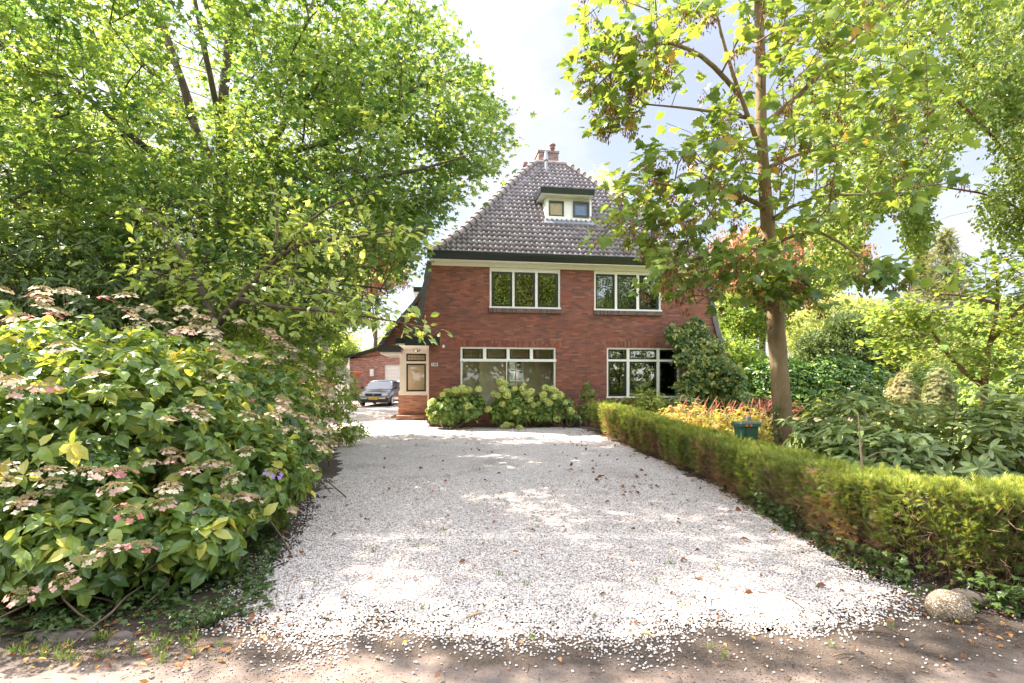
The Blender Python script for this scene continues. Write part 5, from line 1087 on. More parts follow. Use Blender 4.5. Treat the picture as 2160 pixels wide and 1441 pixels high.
def ball_shrub(label, us, blobs, pix, dd):
    root = thing('ball_hydrangea', label, 'hydrangea', (0, 0, 0), 0, 'lime green ball hydrangeas in front of the facade'); B = [(hw(u, v, z), r) for (u, v, z), r in blobs]
    P_, Nn = blob_tips(B, int(210*len(B)), .45, .22); rosettes(P_, Nn, 5, T_oval(.72, .1, .25), .14, M['lf_annab'], 'foliage', root, tone=(.5, .22), droop=.4); ctr = np.mean([b[0] for b in B], axis=0); stems(B, (ctr[0], ctr[1], 0), 46, M['twig'], root, .007, bs=.12*len(B))
    put_heads(root, [(W(x, y, d_), (.0, -.8, .2)) for x, y, d_ in [(x, y, dd+rng.uniform(-.2, .25)) for x, y in pix]], ['b']*len(pix), (.95, 1.6), pool=bp)
q = lambda L_: [(880+x*.2037, 700+y*.2037) for x, y in L_]
ball_shrub('left ball hydrangea clump with lime heads beside the porch step', 0, [((.55, -.75, .55), (.55, .45, .55)), ((1.15, -.7, .75), (.65, .45, .55)), ((.25, -.7, .6), (.35, .35, .42))],
 q([(165, 722), (205, 770), (262, 800), (300, 735), (310, 805), (262, 648), (300, 612), (345, 640), (405, 610), (420, 640), (325, 620), (470, 815), (475, 872), (335, 935), (370, 735), (495, 610), (530, 605), (450, 590), (470, 570), (635, 592), (520, 765), (720, 808), (170, 872), (215, 900), (390, 600), (610, 848), (150, 740), (740, 800)]), 15.75)
ball_shrub('middle ball hydrangea clump with tall lime heads under the big window', 0, [((2.55, -.72, .75), (.55, .42, .62)), ((2.95, -.75, .5), (.5, .42, .45)), ((2.2, -.7, .5), (.35, .35, .4))],
 q([(860, 515), (905, 537), (880, 590), (925, 607), (1010, 590), (1085, 585), (1105, 550), (1100, 625), (1150, 640), (1180, 617), (885, 748), (1030, 685), (1055, 700), (930, 655), (1160, 700), (795, 640), (925, 965), (975, 970), (1060, 1000), (880, 980), (1020, 830), (840, 660)]), 15.8)
ball_shrub('right ball hydrangea clump nearest the clipped hedge with lime heads', 0, [((3.55, -.72, .6), (.5, .42, .52)), ((4.1, -.68, .62), (.5, .4, .5)), ((4.5, -.6, .3), (.4, .35, .3))],
 q([(1330, 582), (1305, 650), (1400, 592), (1435, 608), (1420, 670), (1495, 660), (1480, 640), (1330, 705), (1255, 745), (1205, 758), (1365, 735), (1205, 832), (1535, 735), (1590, 820), (1280, 790), (1445, 900), (1385, 590)]), 15.85)
# spindly shrub against the wall and low green ones
def simple_shrub(name, label, cat, blobs, base, n, per, T, size, mat, tone=(.5, .2), st=30, sr=.007, shell=.6, group=None, **k):
    root = thing(name, label, cat, (0, 0, 0), 0, group); P_, Nn = blob_tips(blobs, n, shell); rosettes(P_, Nn, per, T, size, mat, 'foliage', root, tone=tone, **k)
    if st: stems(blobs, (*base, 0), st, M['twig'], root, sr)
    return root
x, y, _ = hw(5.1, -.5, 0); simple_shrub('wall_shrub', 'small thin shrub against the brick between the two ground floor windows', 'shrub', [((x, y, 1.05), (.35, .25, .22)), ((x, y, 1.35), (.15, .15, .15)), ((x, y, .5), (.4, .3, .4))], (x, y), 150, 5, T_oval(.5), .09, M['lf_annab'])
x, y, _ = hw(6.5, -1.2, 0); simple_shrub('evergreen_shrub', 'yellow green evergreen shrub under the right ground floor window', 'shrub', [((x+.35, y, .65), (.85, .5, .62)), ((x-.6, y+.2, .45), (.6, .4, .5))], (x, y), 520, 7, T_long(.4), .11, M['lf_hedge'], (.75, .15), upw=1)
x, y, _ = hw(7.9, -1.5, 0); simple_shrub('evergreen_shrub', 'green evergreen shrub between the window and the climbing plant', 'shrub', [((x, y, .55), (.75, .5, .55))], (x, y), 330, 7, T_long(.4), .11, M['lf_rhodo'], (.5, .2), upw=1)

# climber on the facade
root = thing('climbing_plant', 'climbing hydrangea covering the right corner of the brick facade', 'climber'); P_ = []; Nn = []
CL = [(1418, 690), (1450, 678), (1500, 690), (1512, 735), (1545, 770), (1568, 790), (1572, 830), (1560, 850), (1450, 850), (1438, 800), (1436, 740), (1410, 715)]
while len(P_) < 2300:
    px_, py_ = rng.uniform(1400, 1585), rng.uniform(670, 860)
    if not inpoly(np.array([px_+12*math.sin(py_*.11)+rng.normal(0, 6)]), np.array([py_+10*math.sin(px_*.09+1)+rng.normal(0, 6)]), CL)[0]: continue
    dd = 17.6-.35-.55*rng.uniform()*min(1, (py_-670)/90)-max(0, (px_-1525))*.012; p = W(px_, py_, dd); P_.append(p); Nn.append((rng.normal(.1,.5), -1, .15+rng.normal(0,.4)))
P_ = np.array(P_); Nn = np.array(Nn); rosettes(P_, Nn, 4, T_oval(.75, .08, .2), .125, M['lf_climb'], 'foliage', root, tone=(.5, .2), clump=.25, droop=.5); stems(None, (W(1500, 850, 17.2)[0], 17.2, 0), 26, M['twig'], root, .012, tips=P_[:26])
mb = MB()
for x0, y0, x1, y1 in ((1450, 690, 1430, 640), (1460, 690, 1462, 655), (1480, 690, 1478, 650), (1500, 700, 1512, 665)): mb.tube([W(x0, y0, 17.25), W((x0+x1)/2+3, (y0+y1)/2, 17.25), W(x1, y1, 17.27)], [.01, .007, .004], 4)
mb.done('tendrils', M['twig'], root)
# red spiked knotweed bed
def knot(label, cx, cy, rx, ry, n, seed):
    root = thing('knotweed_clump', label, 'perennial', (0, 0, 0), 0, 'red spiked perennials behind the hedge'); P_, Nn = blob_tips([((cx, cy, .45), (rx, ry, .55))], int(n*5), .4, .05); rosettes(P_, Nn, 5, T_oval(.42), .10, M['lf_bed'], 'foliage', root, tone=(.5, .28), droop=.2)
    st_ = MB(); fl = MB()
    for k in range(n):
        a = rng.uniform(0, 6.28); r = math.sqrt(rng.uniform()); b = np.array((cx+rx*.8*r*math.cos(a), cy+ry*.8*r*math.sin(a), .3)); b[2] = .4; t = b+np.array((rng.normal(.25, .2), rng.normal(0, .12), rng.uniform(.3, .75))); m = b+(t-b)*.72
        st_.tube([b, m], [.007, .005], 4); fl.tube([m, (m+t)/2, t], [.004, .009, .003], 5)
    st_.done('stems', plain('pale_stem', (.50, .38, .16), .7, bs=0), root); o = fl.done('flower_spikes', plain('red_spike', (.42, .13, .09), .8, var=.3, scale=3, bs=0), root); o['kind'] = 'stuff'; return root
knot('orange leaved knotweed with red spikes nearest the evergreen shrubs', 4.25, 12.6, .9, .8, 60, 1)
knot('widest yellow orange knotweed clump with dense red spikes behind the letterbox', 5.1, 11.3, .95, .9, 75, 2)
knot('smallest knotweed clump with leaning red spikes beside the maple trunk', 4.75, 9.7, .5, .5, 36, 3)
simple_shrub('barberry_bush', 'dark red leaved bush behind the knotweed', 'bush', [((7.5, 15.0, .55), (.6, .5, .55))], (7.5, 15.0), 200, 5, T_oval(.5), .07, leafmat('barberry_leaf', [(0, (.12, .03, .03)), (1, (.30, .08, .07))], .3), (.5, .3))
simple_shrub('dry_shrub', 'sparse brown twiggy shrub in front of the laurel hedge', 'shrub', [((9.6, 18.5, .5), (.9, .6, .5))], (9.6, 18.5), 260, 5, T_oval(.4), .07, M['lf_litter'], (.4, .3))

# rhododendrons
T_RH = T_long(.30, .18)
simple_shrub('rhododendron', 'large rhododendron with whorls of leathery leaves behind the hedge at the right', 'rhododendron', [((4.35, 5.9, .62), (.85, .75, .72)), ((5.35, 5.7, .72), (1.05, .85, .82)), ((4.9, 7.1, .75), (1.2, .8, .80))], (4.9, 6.1), 700, 9, T_RH, .15, M['lf_rhodo'], (.5, .24), 60, .011, .5, droop=.05, tiltn=.15, upw=.9, clump=.15)
simple_shrub('rhododendron', 'shaded rhododendron at the far right edge under the round leaved tree', 'rhododendron', [((7.2, 6.6, .85), (1.2, .9, .95)), ((6.6, 5.5, .6), (.6, .6, .6))], (7.1, 6.5), 520, 9, T_RH, .15, M['lf_rhodo_dark'], (.6, .2), 40, .011, .55, droop=.28, upw=.9)
mb = MB(); mb.tube([W(1822, 1010, 4.9), W(1815, 950, 4.95), W(1810, 870, 5.0)], [.011, .009, .004], 5); mb.tube([W(1818, 970, 4.93), W(1850, 955, 4.9), W(1885, 953, 4.9)], [.006, .005, .003], 4); mb.tube([W(1814, 905, 4.97), W(1860, 895, 5.0)], [.005, .003], 4)
o = mb.done('branch', plain('dead_wood', (.24, .15, .11), .9)); tag(o, 'bare dead branch sticking up in front of the rhododendron', 'branch')
simple_shrub('rhododendron', 'tall dark rhododendron at the left behind the hydrangeas', 'rhododendron', [((-7.6, 8.6, 2.3), (2.6, 1.5, 2.0)), ((-6.2, 8.2, 1.9), (1.3, 1.2, 1.5))], (-7.4, 8.6), 2000, 8, T_RH, .14, M['lf_rhodo_dark'], (.45, .2), 60, .02, .62, droop=.35, upw=.7)

# ------------------------------------------------------------------ clipped cypress hedge
HL = [(2.62, 15.3), (2.96, 11.5), (3.14, 9.6), (3.22, 8.2), (3.27, 6.9), (3.25, 5.6), (3.22, 4.7), (3.32, 4.1), (3.7, 3.72), (4.4, 3.42), (5.8, 3.0)]   # centre line
HT_ = [.84, .70, .64, .63, .64, .66, .70, .75, .77, .77, .77]; HWd = [.32, .32, .32, .32, .33, .33, .31, .30, .30, .30, .30]
HLa = np.array(HL); seg = np.linalg.norm(np.diff(HLa, axis=0), axis=1); cum = np.concatenate([[0], np.cumsum(seg)])
def hedge_at(s):
    x = np.interp(s, cum, HLa[:, 0]); y = np.interp(s, cum, HLa[:, 1]); x2 = np.interp(s+.05, cum, HLa[:, 0]); y2 = np.interp(s+.05, cum, HLa[:, 1]); x1 = np.interp(s-.05, cum, HLa[:, 0]); y1 = np.interp(s-.05, cum, HLa[:, 1])
    t = np.stack([x2-x1, y2-y1], -1); t /= np.linalg.norm(t, axis=-1, keepdims=True); nn = np.stack([t[:, 1], -t[:, 0]], -1)      # nn points to the camera-left (drive) side after flip
    return np.stack([x, y], -1), t, nn, np.interp(s, cum, HT_), np.interp(s, cum, HWd)
hedge = thing('clipped_hedge', 'long low clipped cypress hedge along the right side of the gravel drive', 'hedge', (0, 0, 0))
n = 66000; s = rng.uniform(0, 1, n)**.62*cum[-1]; c, t, nn, hh, ww = hedge_at(s); nn = np.where((nn[:, :1]*(-1)+nn[:, 1:]*0) > 0, nn, nn)
side = np.where(t[:, 1:2] < 0, 1, 1)
# drive side is to the left of the walking direction seen from above (towards -x, and towards -y after the turn)
dl = np.stack([t[:, 1], -t[:, 0]], 1)
f = rng.uniform(0, 1, n); P_ = np.zeros((n, 3)); Nn = np.zeros((n, 3)); 
bul = .045*np.sin(s*3.1)+.03*np.sin(s*7.7+1)+.02*np.sin(s*17)
front = f < .56; top = (f >= .56) & (f < .90); back = f >= .90
zf = rng.uniform(.06, 1, n)**.8
for msk, kind in ((front, 0), (top, 1), (back, 2)):
    m = msk; z = zf[m]*hh[m]
    if kind == 0: o2 = (ww[m]*(1.0-.12*np.abs(zf[m]-.6))+bul[m]-rng.uniform(0, .12, m.sum())**1.3); P_[m] = np.stack([c[m, 0]+dl[m, 0]*o2, c[m, 1]+dl[m, 1]*o2, z], 1); Nn[m] = np.stack([dl[m, 0], dl[m, 1], np.full(m.sum(), .35)], 1)
    elif kind == 1: u = rng.uniform(-1, 1, m.sum()); P_[m] = np.stack([c[m, 0]+dl[m, 0]*ww[m]*u, c[m, 1]+dl[m, 1]*ww[m]*u, hh[m]+.03*np.sin(s[m]*5+u*2)+.02*np.sin(s[m]*13)-rng.uniform(0, .07, m.sum())-.05*np.abs(u)**4], 1); Nn[m] = np.stack([dl[m, 0]*.4*u, dl[m, 1]*.4*u, np.ones(m.sum())], 1)
    else: P_[m] = np.stack([c[m, 0]-dl[m, 0]*ww[m], c[m, 1]-dl[m, 1]*ww[m], z], 1); Nn[m] = np.stack([-dl[m, 0], -dl[m, 1], np.full(m.sum(), .35)], 1)
D = Nn*.6+rndn(n, .45); D[:, 2] += np.where(top, .35, .25); Nm = Nn*.5+rndn(n, .6)
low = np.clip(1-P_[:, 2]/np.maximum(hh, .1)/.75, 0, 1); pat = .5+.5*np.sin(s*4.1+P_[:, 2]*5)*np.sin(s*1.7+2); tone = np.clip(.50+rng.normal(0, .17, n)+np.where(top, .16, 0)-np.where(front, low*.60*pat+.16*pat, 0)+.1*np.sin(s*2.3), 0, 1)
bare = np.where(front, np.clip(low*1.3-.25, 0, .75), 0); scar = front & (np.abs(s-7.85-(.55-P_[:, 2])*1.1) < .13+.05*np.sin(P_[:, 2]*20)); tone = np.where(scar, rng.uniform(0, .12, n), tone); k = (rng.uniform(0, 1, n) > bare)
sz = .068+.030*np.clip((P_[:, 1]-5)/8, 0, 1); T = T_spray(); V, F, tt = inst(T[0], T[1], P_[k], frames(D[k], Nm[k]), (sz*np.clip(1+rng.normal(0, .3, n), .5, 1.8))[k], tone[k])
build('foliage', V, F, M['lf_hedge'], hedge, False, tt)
# woody inside: dark core far in, bare twigs in front of it
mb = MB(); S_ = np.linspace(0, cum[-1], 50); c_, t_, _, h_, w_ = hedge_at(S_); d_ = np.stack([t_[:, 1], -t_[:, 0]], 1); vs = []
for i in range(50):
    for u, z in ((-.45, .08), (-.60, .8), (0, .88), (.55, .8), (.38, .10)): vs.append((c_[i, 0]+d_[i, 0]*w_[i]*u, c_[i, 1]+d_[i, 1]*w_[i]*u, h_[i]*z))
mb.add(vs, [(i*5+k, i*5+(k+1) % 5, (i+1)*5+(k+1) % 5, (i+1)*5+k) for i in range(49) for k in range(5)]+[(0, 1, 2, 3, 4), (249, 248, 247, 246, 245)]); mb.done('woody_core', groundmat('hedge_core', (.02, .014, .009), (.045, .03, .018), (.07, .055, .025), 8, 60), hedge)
n = 20000; s = rng.uniform(0, 1, n)**.5*cum[-1]; c, t, nn, hh, ww = hedge_at(s); dl = np.stack([t[:, 1], -t[:, 0]], 1); z = rng.uniform(.0, .85, n)*hh; o2 = ww*rng.uniform(.40, .95, n); a = np.stack([c[:, 0]+dl[:, 0]*o2, c[:, 1]+dl[:, 1]*o2, z], 1); D = rndn(n, .45)+np.stack([dl[:, 0]*.5, dl[:, 1]*.5, np.full(n, .7)], 1)
TW = ([(-.012, 0, 0), (.012, 0, 0), (.05, .5, .0), (.03, .5, .02), (0, 1, .05)], [(0, 1, 2), (0, 2, 3), (3, 2, 4)]); V, F, tt = inst(TW[0], TW[1], a, frames(D, rndn(n)), rng.uniform(.06, .2, n), rng.uniform(0, 1, n))
build('twigs', V, F, tonemat('hedge_twig', [(0, (.09, .05, .03)), (1, (.30, .18, .12))]), hedge, False, tt)

# ------------------------------------------------------------------ laurel hedge and background plants
LB = [((9.0, 21.6, .9), (1.6, .9, 1.25)), ((11.2, 21.5, 1.2), (1.8, 1.0, 1.35)), ((13.4, 21.3, 1.25), (1.7, 1.1, 1.35)), ((15.0, 21.5, .9), (1.3, 1.0, 1.25)), ((12.3, 21.0, .6), (3.4, .9, .8))]
simple_shrub('laurel_hedge', 'rounded glossy laurel hedge across the lawn behind the maple trunk', 'hedge', LB, (12, 21.5), 5200, 4, T_oval(.42), .17, M['lf_laurel'], (.42, .25), 0, .02, .8, clump=.15)
def crown_tree(name, label, x, y, h, r, mat, n=900, per=5, size=.33, zlo=.25, trunk=.16, tone=(.5, .2), T=None, group=None, seed=0, sq=1.0):
    root = thing(name, label, 'tree', (x, y, 0), 0, group); k = int(max(5, r*2.2)); g = rng; blobs = []
    zc = h*(1+zlo)/2; rz = h*(1-zlo)/2
    for i in range(k+6):
        d = g.normal(size=3); d /= np.linalg.norm(d); q = g.uniform(.25, .7); blobs.append((np.array((0, 0, zc))+d*np.array((r, r, rz))*q, np.array((r*.5, r*.5, rz*.38))*g.uniform(.7, 1.15)*sq))
    P_, Nn = blob_tips(blobs, n, .55, .4, .7); ci = np.repeat(np.arange(n), per); N_ = n*per; PP = P_[ci]+rndn(N_, size*.7); D = rndn(N_, 1)+Nn[ci]*.5; D[:, 2] -= .2
    tt0 = g.normal(0, .13, n)[ci]; V, F, tt = inst(*(T or T_clump(6, seed+1)), PP, frames(D, rndn(N_)), size*g.uniform(.7, 1.3, N_), np.clip(tone[0]+tt0+g.normal(0, tone[1], N_), 0, 1)); build('crown', V, F, mat, root, False, tt)
    mb = MB(); mb.tube([(0, 0, -.1), (0, 0, h*.3), (.1, 0, h*.6), (.0, .1, h*.85)], [trunk*1.2, trunk, trunk*.6, trunk*.15], 9)
    for b, _ in blobs[:8]: mb.tube([(0, 0, h*.28+.1*h*g.uniform()), np.array(b)*np.array((.5, .5, .8)), b], [trunk*.4, trunk*.25, trunk*.08], 6)
    mb.done('trunk', M['bark_dark'], root, True); return root
# beyond the house, right
crown_tree('copper_beech', 'copper beech with reddish brown crown rising behind the right of the house', 12.7, 26, 9.8, 4.6, M['lf_copper'], 1500, 5, .32, .30, tone=(.55, .25))
crown_tree('garden_tree', 'yellow green tree under the copper beech between house and maple trunk', 10.6, 23.5, 5.4, 2.4, M['lf_mid'], 900, 5, .26, .1, tone=(.6, .22))
crown_tree('garden_tree', 'dark green bushy tree above the laurel hedge', 18.6, 30, 5.6, 2.3, M['lf_dark'], 900, 5, .30, .05)
crown_tree('garden_tree', 'pale sunlit tree beyond the laurel hedge', 24.0, 38, 8.6, 3.4, M['lf_pale'], 1000, 5, .40, .05, tone=(.45, .2))
crown_tree('garden_tree', 'tallest pale yellow tree in the right distance', 30.5, 50, 10.6, 4.4, M['lf_pale'], 1000, 5, .50, .05, tone=(.65, .2))
crown_tree('garden_tree', 'light green tree left of the white house', 21.5, 29, 6.0, 2.3, M['lf_pale'], 800, 5, .3, .05, tone=(.25, .2))
crown_tree('garden_tree', 'light green tree right of the white house', 31.5, 33, 7.5, 3.0, M['lf_mid'], 700, 5, .34, .1, tone=(.8, .2))
crown_tree('golden_tree', 'golden yellow tree top showing behind the roof right of the chimney', 6.9, 40, 19.4, 3.4, M['lf_gold'], 620, 4, .34, .35)
simple_shrub('cypress_bush', 'olive feathery conifer bush in front of the white wall', 'conifer', [((14.6, 17.5, .8), (.55, .5, 1.2))], (14.6, 17.5), 600, 6, T_spray(), .16, M['lf_conifer'], (.5, .2), 10, .01, .5)
simple_shrub('cypress_bush', 'brown tinged feathery conifer bush left of the white wall', 'conifer', [((12.2, 16.0, .7), (.55, .5, 1.15))], (12.2, 16.0), 550, 6, T_spray(), .16, M['lf_conifer'], (.75, .2), 10, .01, .5)
def conifer(label, x, y, h, r, n=60):
    root = thing('spruce_tree', label, 'tree', (x, y, 0), 0, 'spruces in the right distance'); MB().tube([(0, 0, 0), (0, 0, h)], [.25, .03], 8).done('trunk', M['bark_dark'], root); C = []
    for k in range(n):
        z = h*(.25+.75*k/n); rr_ = (r*(1-(z/h))**.9+.12)*rng.uniform(.75, 1.2); m = 5
        for j in range(m):
            a = rng.uniform(0, 6.28)
            for f in np.linspace(.15, 1, 6): C.append((rr_*f*math.cos(a), rr_*f*math.sin(a), z-f*rr_*.25+rng.normal(0, .08)))
    C = np.array(C); nn_ = len(C)*3; ci = np.repeat(np.arange(len(C)), 3); D = rndn(nn_, .6)+C[ci]*np.array((.4, .4, 0)); D[:, 2] -= .2; V, F, tt = inst(*T_spray(), C[ci]+rndn(nn_, .1), frames(D, rndn(nn_, .4)+np.array((0, 0, 1))), rng.uniform(.35, .6, nn_), np.clip(rng.normal(.5, .25, nn_), 0, 1)); build('crown', V, F, M['lf_conifer'], root, False, tt)
conifer('taller spruce pointing up in the right distance', *W(1995, 485, 42)[:2], 13.7, 5.4, 46); conifer('shorter spruce left of the taller one', *W(1945, 510, 44)[:2], 12.6, 4.6, 42)
crown_tree('garden_tree', 'light leafy tree in front of the white house wall', 22.6, 27.5, 5.2, 1.9, M['lf_pale'], 520, 5, .26, .05, tone=(.5, .2), seed=21)
crown_tree('garden_tree', 'rounded green tree behind the redbud trunk', 25.5, 26.5, 5.6, 2.1, M['lf_mid'], 560, 5, .28, .05, tone=(.75, .2), seed=22)
# white house glimpsed in the right distance
wh = thing('white_house', 'white house with grey roof glimpsed through the trees at the far right', 'house', (34.0, 38.5, 0), R(-8))
mb = MB(); wall_holes(mb, -4.5, 6, 0, 4.6, [(-1.6, -.4, 1.0, 2.4), (2.0, 3.4, 1.0, 2.4)], 0, .3); mb.box(-4.5, -4.2, .3, 8, 0, 4.6); mb.box(5.7, 6, .3, 8, 0, 4.6); mb.done('wall', plain('white_render', (.80, .80, .84), .8, var=.03), wh)
mb = MB(); mb.prism([(-.4, 4.55), (4, 8.2), (8.4, 4.55)], -4.8, 6.3, 'x'); mb.done('roof', M['tile'], wh)
for a, b in ((-1.6, -.4), (2.0, 3.4)): f_ = MB(); f_.box(a, a+.07, .05, .15, 1, 2.4); f_.box(b-.07, b, .05, .15, 1, 2.4); f_.box(a+.07, b-.07, .05, .15, 1, 1.07); f_.box(a+.07, b-.07, .05, .15, 2.33, 2.4); w0 = f_.done('window', M['white'], wh); MB().box(a+.07, b-.07, .09, .10, 1.07, 2.33).done('pane', M['glass_dark'], w0)
# left background
crown_tree('copper_maple', 'orange brown leaved tree showing between the sweetgum and the house', -11.2, 42.0, 14.2, 3.4, M['lf_copper'], 700, 5, .36, .5, tone=(.7, .25))
for i, (lb, x, y, h, r, mt_, tn_) in enumerate([('bright green tree left of the garage roof', -14.5, 38, 6.8, 3.4, 'lf_mid', .8), ('broad green tree far left behind the rhododendron', -20, 27, 9, 4.2, 'lf_mid', .6), ('pale green tree seen through the sweetgum limbs', -15, 24, 8, 3.4, 'lf_pale', .4), ('green tree behind the cherry and panicle bushes', -9.8, 20.5, 5.2, 2.3, 'lf_mid', .7), ('dark green tree in front of the garden wall', -13.0, 29, 5.0, 2.5, 'lf_mid', .35), ('tree peeping over the garage roof', -9.5, 46, 6.2, 3.6, 'lf_pale', .4), ('tall green tree at the far left edge', -26, 34, 12, 5, 'lf_mid', .6), ('tall bright tree rising behind the sweetgum at the left', -18, 21, 15, 4.5, 'lf_mid', .8), ('tall bright tree rising behind the middle of the sweetgum', -11.5, 27, 15, 4, 'lf_mid', .85)]):
    crown_tree('garden_tree', lb, x, y, h, r, M[mt_], 850, 5, .30 if y < 30 else .38, .08, tone=(tn_, .2), seed=i)
simple_shrub('garden_bush', 'green leafy bush under the sweetgum beside the far end of the drive', 'bush', [((-6.9, 15.2, .9), (1.5, 1.0, 1.0)), ((-8.6, 14.2, 1.3), (1.6, 1.1, 1.5))], (-7.2, 15), 1300, 5, T_oval(.5), .11, M['lf_mid'], (.85, .2))
simple_shrub('garden_bush', 'leafy bush filling the right edge below the redbud branches', 'bush', [((13.4, 13.6, 1.0), (1.5, 1.0, 1.3)), ((15.4, 15.2, 1.2), (1.6, 1.1, 1.4))], (13.6, 13.8), 1100, 5, T_oval(.5), .13, M['lf_mid'], (.65, .25), 20)
simple_shrub('garden_bush', 'dark leafy bush on the lawn right of the laurel hedge', 'bush', [((18.3, 22.5, 1.0), (1.6, 1.2, 1.3)), ((20.6, 24.0, 1.1), (1.5, 1.2, 1.5))], (18.8, 23), 900, 5, T_oval(.5), .17, M['lf_mid'], (.35, .25), 10)
simple_shrub('garden_bush', 'bush with reddish twigs at the foot of the panicle hydrangea', 'bush', [((-4.55, 10.4, .45), (.75, .7, .55))], (-4.6, 10.4), 420, 5, T_oval(.45), .07, M['lf_mid'], (.4, .25))
# trees beside and behind the camera: they shade the drive and stand in the window reflections
for i, (lb, x, y, h, r) in enumerate([('street tree left of the drive just outside the view', -12.5, 5.0, 11.5, 3.6), ('street tree across the road to the left', -9, -13, 14, 5.5), ('street tree straight across the road', -1.5, -14.5, 14, 5.5), ('street tree across the road to the right', 6.5, -13.5, 14, 5.6), ('street tree across the road far right', 14, -15, 14, 5.6)]):
    crown_tree('street_tree', lb, x, y, h, r, M['lf_mid'], 520 if y > 0 else 1700, 5, .34 if y > 0 else .55, .28 if y > 0 else .06, trunk=.2, tone=(.55, .2), group='street trees around the camera', seed=i)

bl = [((x, -10.5+rng.normal(0, .3), 1.9), (1.9, 1.1, 2.2+rng.uniform(-.3, .4))) for x in np.arange(-22, 26, 2.4)]
simple_shrub('roadside_hedge', 'tall loose hedge across the road behind the viewpoint', 'hedge', bl, (0, -10.5), 4200, 5, T_oval(.6), .26, M['lf_mid'], (.5, .25), 0, .02, .75)
root = thing('added_shade_tree', 'unseen tree added behind the viewpoint so its high boughs shade the near gravel', 'tree', (-7.5, -1.5, 0)); o_ = np.array((-7.5, -1.5, 0))  # added out of view; crown shaped to cast shade on the near drive
bl = [(np.array((-6.9, 7.0, 9.4)), np.array((2.3, 1.9, 1.0))), (np.array((-4.2, 6.4, 9.5)), np.array((2.3, 1.8, 1.0))), (np.array((-8.6, 4.2, 9.0)), np.array((2.2, 2.2, 1.3))), (np.array((-1.8, 5.6, 9.9)), np.array((1.8, 1.6, .9))), (np.array((-6.4, 8.5, 9.7)), np.array((2.4, 1.3, .9)))]
P_, Nn = blob_tips(bl, 560, .2, 7.6); P_ = P_[(np.sin(P_[:, 0]*2.3)+np.sin(P_[:, 1]*2.9+1)) > -.75]; leaves_at(P_-o_, 9, .22, T_star(), .16, M['lf_mid'], 'crown', root, droop=.3)
mb = MB(); mb.tube([(0, 0, -.1), (.1, .3, 3), (.3, 1.6, 6.5), (.4, 3.5, 8.6)], [.26, .22, .16, .10], 10)
for c_, _ in bl: mb.tube([(.3, 1.6, 6.5), (np.array((.3, 1.6, 6.5))+c_-o_)/2+np.array((0, 0, .5)), c_-o_], [.10, .07, .03], 6)
mb.done('trunk', M['bark_dark'], root, True)
# ------------------------------------------------------------------ ivy, litter, grass, twigs
def on_ground(n, poly, dens=None, z=.012):
    poly = np.array(poly, float); lo, hi = poly.min(0), poly.max(0); out_ = []
    while len(out_) < n:
        p = rng.uniform(lo, hi, (n*2, 2)); p = p[inpoly(p[:, 0], p[:, 1], poly)]
        if dens is not None: p = p[rng.uniform(0, 1, len(p)) < dens(p)]
        out_ += list(p)
    p = np.array(out_[:n]); return np.stack([p[:, 0], p[:, 1], np.full(n, z)], 1)
def ground_leaves(name, label, cat, P_, T, s0, s1, mat, tone=(.5, .25), lift=.0, tl=.35, kind='stuff'):
    n = len(P_); D = rndn(n, 1); D[:, 2] *= .15; V, F, tt = inst(T[0], T[1], P_+np.array((0, 0, lift))*rng.uniform(0, 1, (n, 1)), frames(D, np.array((0, 0, 1))+rndn(n, tl)), rng.uniform(s0, s1, n), np.clip(rng.normal(*tone, n), 0, 1)); o = build(name, V, F, mat, None, False, tt); return tag(o, label, cat, kind=kind)
pat = lambda p: np.clip(.55+.5*np.sin(p[:, 0]*6.1+p[:, 1]*3)*np.sin(p[:, 1]*7.3), .1, 1)
ground_leaves('ivy', 'dark ivy carpet under the hydrangeas at the lower left', 'ivy', on_ground(4200, [(-4.2, 3.05), (-2.0, 3.12), (-1.65, 3.5), (-2.0, 4.4), (-2.4, 5.5), (-4.2, 4.5)], pat), T_star(5, .45), .035, .06, M['lf_ivy'], lift=.10, tl=.5)
ground_leaves('ivy', 'ivy trailing along the foot of the clipped hedge', 'ivy', np.concatenate([on_ground(1500, [(2.88, 4.3), (3.1, 3.7), (3.6, 3.45), (5.5, 3.05), (5.5, 2.95), (3.5, 3.22), (3.0, 3.6), (2.8, 4.3), (2.86, 6.5), (2.95, 6.5)], pat)]), T_star(5, .45), .04, .07, M['lf_ivy'], (.6, .3), lift=.22, tl=.7)
lit = np.concatenate([on_ground(300, [(-4, 2.7), (-1.6, 2.8), (-1.3, 3.25), (-1.8, 3.6), (-4, 3.2)]), on_ground(420, [(2.8, 3.9), (2.85, 8), (2.3, 15), (2.45, 15), (3.0, 8), (3.0, 4)]), on_ground(170, [(2.7, 3.0), (5.5, 2.55), (5.5, 3.1), (3.2, 3.5), (2.7, 3.7)]), on_ground(70, [(-2, 2.5), (3, 2.5), (3, 3.4), (-2, 3.4)]), on_ground(120, [(-9, 17), (-4.6, 17), (-4.6, 25), (-9, 26)])])
ground_leaves('fallen_leaves', 'brown and yellow leaves fallen on the gravel and pavement', 'leaves', lit, T_oval(.62, .2, .25), .02, .05, M['lf_litter'], (.45, .3), lift=.03, tl=.35)
drv = on_ground(260, [(-2.2, 3.6), (2.8, 3.6), (2.9, 8), (2.2, 15.6), (-3, 15.6), (-2.8, 8)], lambda p: np.clip(.35+.65*(p[:, 0] > .8), 0, 1))
ground_leaves('fallen_leaves', 'dry brown leaves dotted over the middle of the gravel drive', 'leaves', drv, T_oval(.7, .3, .3), .03, .085, M['lf_litter'], (.25, .2), lift=.03, tl=.5)
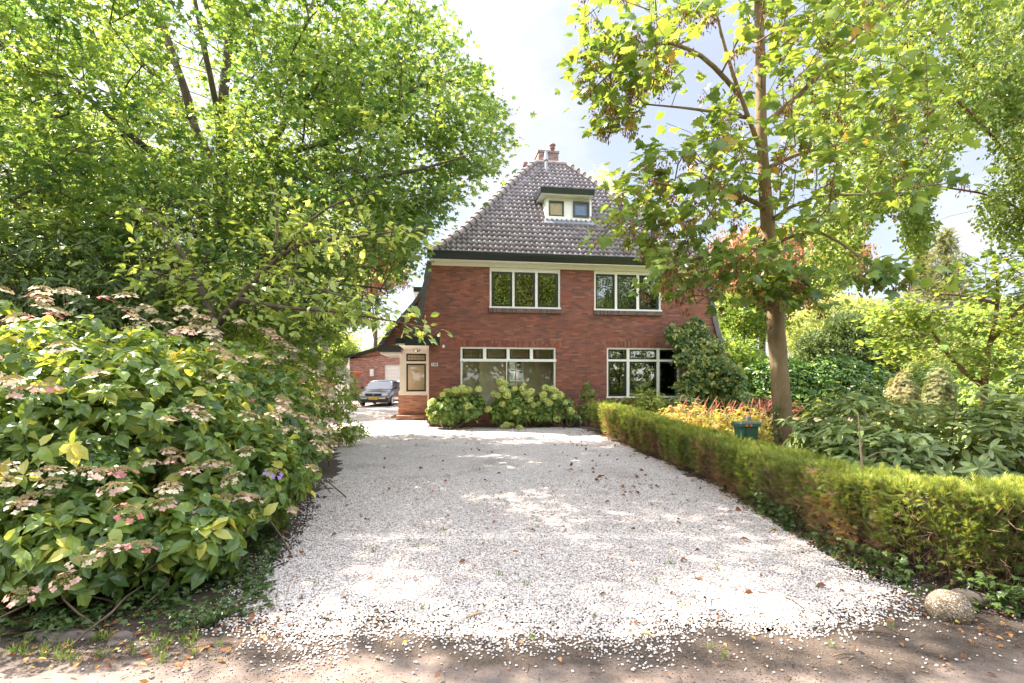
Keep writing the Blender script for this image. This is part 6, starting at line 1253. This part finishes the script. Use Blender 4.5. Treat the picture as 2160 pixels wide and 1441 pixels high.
bark_bits = on_ground(420, [(-4, 2.6), (5, 2.4), (5, 3.0), (2.9, 3.3), (-1.4, 3.3), (-4, 3.1)]); ground_leaves('debris', 'crumbs of bark and twig bits strewn along the pavement edge', 'debris', bark_bits, ([(-.05, 0, 0), (.05, 0, 0), (.04, 1, .03), (-.04, 1, .03), (0, .5, .08)], [(0, 1, 4), (1, 2, 4), (2, 3, 4), (3, 0, 4)]), .02, .07, M['twig'], tl=.2)
# grass tufts
def tuft(P_, n, h):
    ci = np.repeat(np.arange(len(P_)), n); m = len(ci); D = rndn(m, .45); D[:, 2] = 1; return P_[ci]+rndn(m, .012)*np.array((1, 1, 0)), D, h*rng.uniform(.4, 1.1, m)
gp = np.concatenate([on_ground(60, [(-3.2, 2.85), (-1.9, 2.85), (-1.6, 3.15), (-3.2, 3.1)]), on_ground(26, [(-2, 2.5), (2.6, 2.5), (2.6, 6), (-1.8, 6)]), on_ground(40, [(2.8, 3.7), (2.95, 4.5), (3.0, 7), (2.85, 7)])]); a, b, s = tuft(gp, 14, .06)
V, F, tt = inst([(-.04, 0, 0), (.04, 0, 0), (.03, .6, .05), (0, 1, .18)], [(0, 1, 2), (0, 2, 3)], a, frames(b, rndn(len(a))), s, rng.uniform(0, 1, len(a))); o = build('grass', V, F, M['lf_grass'], None, False, tt); tag(o, 'small grass tufts and weeds at the gravel and pavement edges', 'grass', kind='stuff')
gp = on_ground(9000, [(3.9, 8.4), (6.3, 8.4), (12, 20), (20, 23), (8, 20), (5.5, 14)]); a, b, s = tuft(gp, 4, .05)
V, F, tt = inst([(-.06, 0, 0), (.06, 0, 0), (0, 1, .18)], [(0, 1, 2)], a, frames(b, rndn(len(a))), s, rng.uniform(0, 1, len(a))); o = build('grass', V, F, M['lf_grass'], None, False, tt); tag(o, 'thin lawn grass between the maple trunk and the laurel hedge', 'grass', kind='stuff')
# blades growing through the hedge
mb = MB()
for k in range(16):
    x, y = rng.uniform(2.86, 3.05), rng.uniform(3.9, 5.4); z0 = rng.uniform(.15, .7); l = rng.uniform(.15, .3); dx = rng.normal(-.06, .08); pts = [(x, y, z0), (x+dx, y, z0+l*.7), (x+dx*2.4, y-.02, z0+l*.8)]
    mb.add([pts[0], (x+.012, y, z0), (pts[1][0]+.014, y, pts[1][2]), pts[1], pts[2]], [(0, 1, 2, 3), (3, 2, 4)])
o = mb.done('long_grass', M['lf_grass']); tag(o, 'long pale grass blades poking out of the hedge face', 'grass', kind='stuff')
# twigs lying on the ground
for lb, px0, py0, px1, py1, r in [('longest dark twig lying on the sandy pavement edge', 1795, 1335, 1920, 1352, .006), ('thin twig lying at the gravel edge left of the aggregate ball', 1655, 1265, 1695, 1290, .005), ('short twig on the gravel below the hedge corner', 1600, 1255, 1625, 1262, .004), ('pale broken bark piece at the left gravel edge', 985, 1308, 1018, 1298, .009), ('pale split bark piece at the middle gravel edge', 1355, 1340, 1378, 1352, .011), ('dark thin twig at the lower right of the pavement', 1940, 1380, 2010, 1398, .005), ('short brown twig beside the sandy patch', 1757, 1391, 1800, 1388, .004)]:
    a, b = G(px0, py0), G(px1, py1); mb = MB(); mb.tube([(a[0], a[1], .02), ((a[0]+b[0])/2+.01, (a[1]+b[1])/2+.012, .024), (b[0], b[1], .02)], [r, r*.9, r*.5], 6)
    o = mb.done('twig', M['twig'] if 'pale' not in lb else plain('pale_bark', (.55, .35, .2), .8), None, True); tag(o, lb, 'twig', 'twigs and bark on the ground')
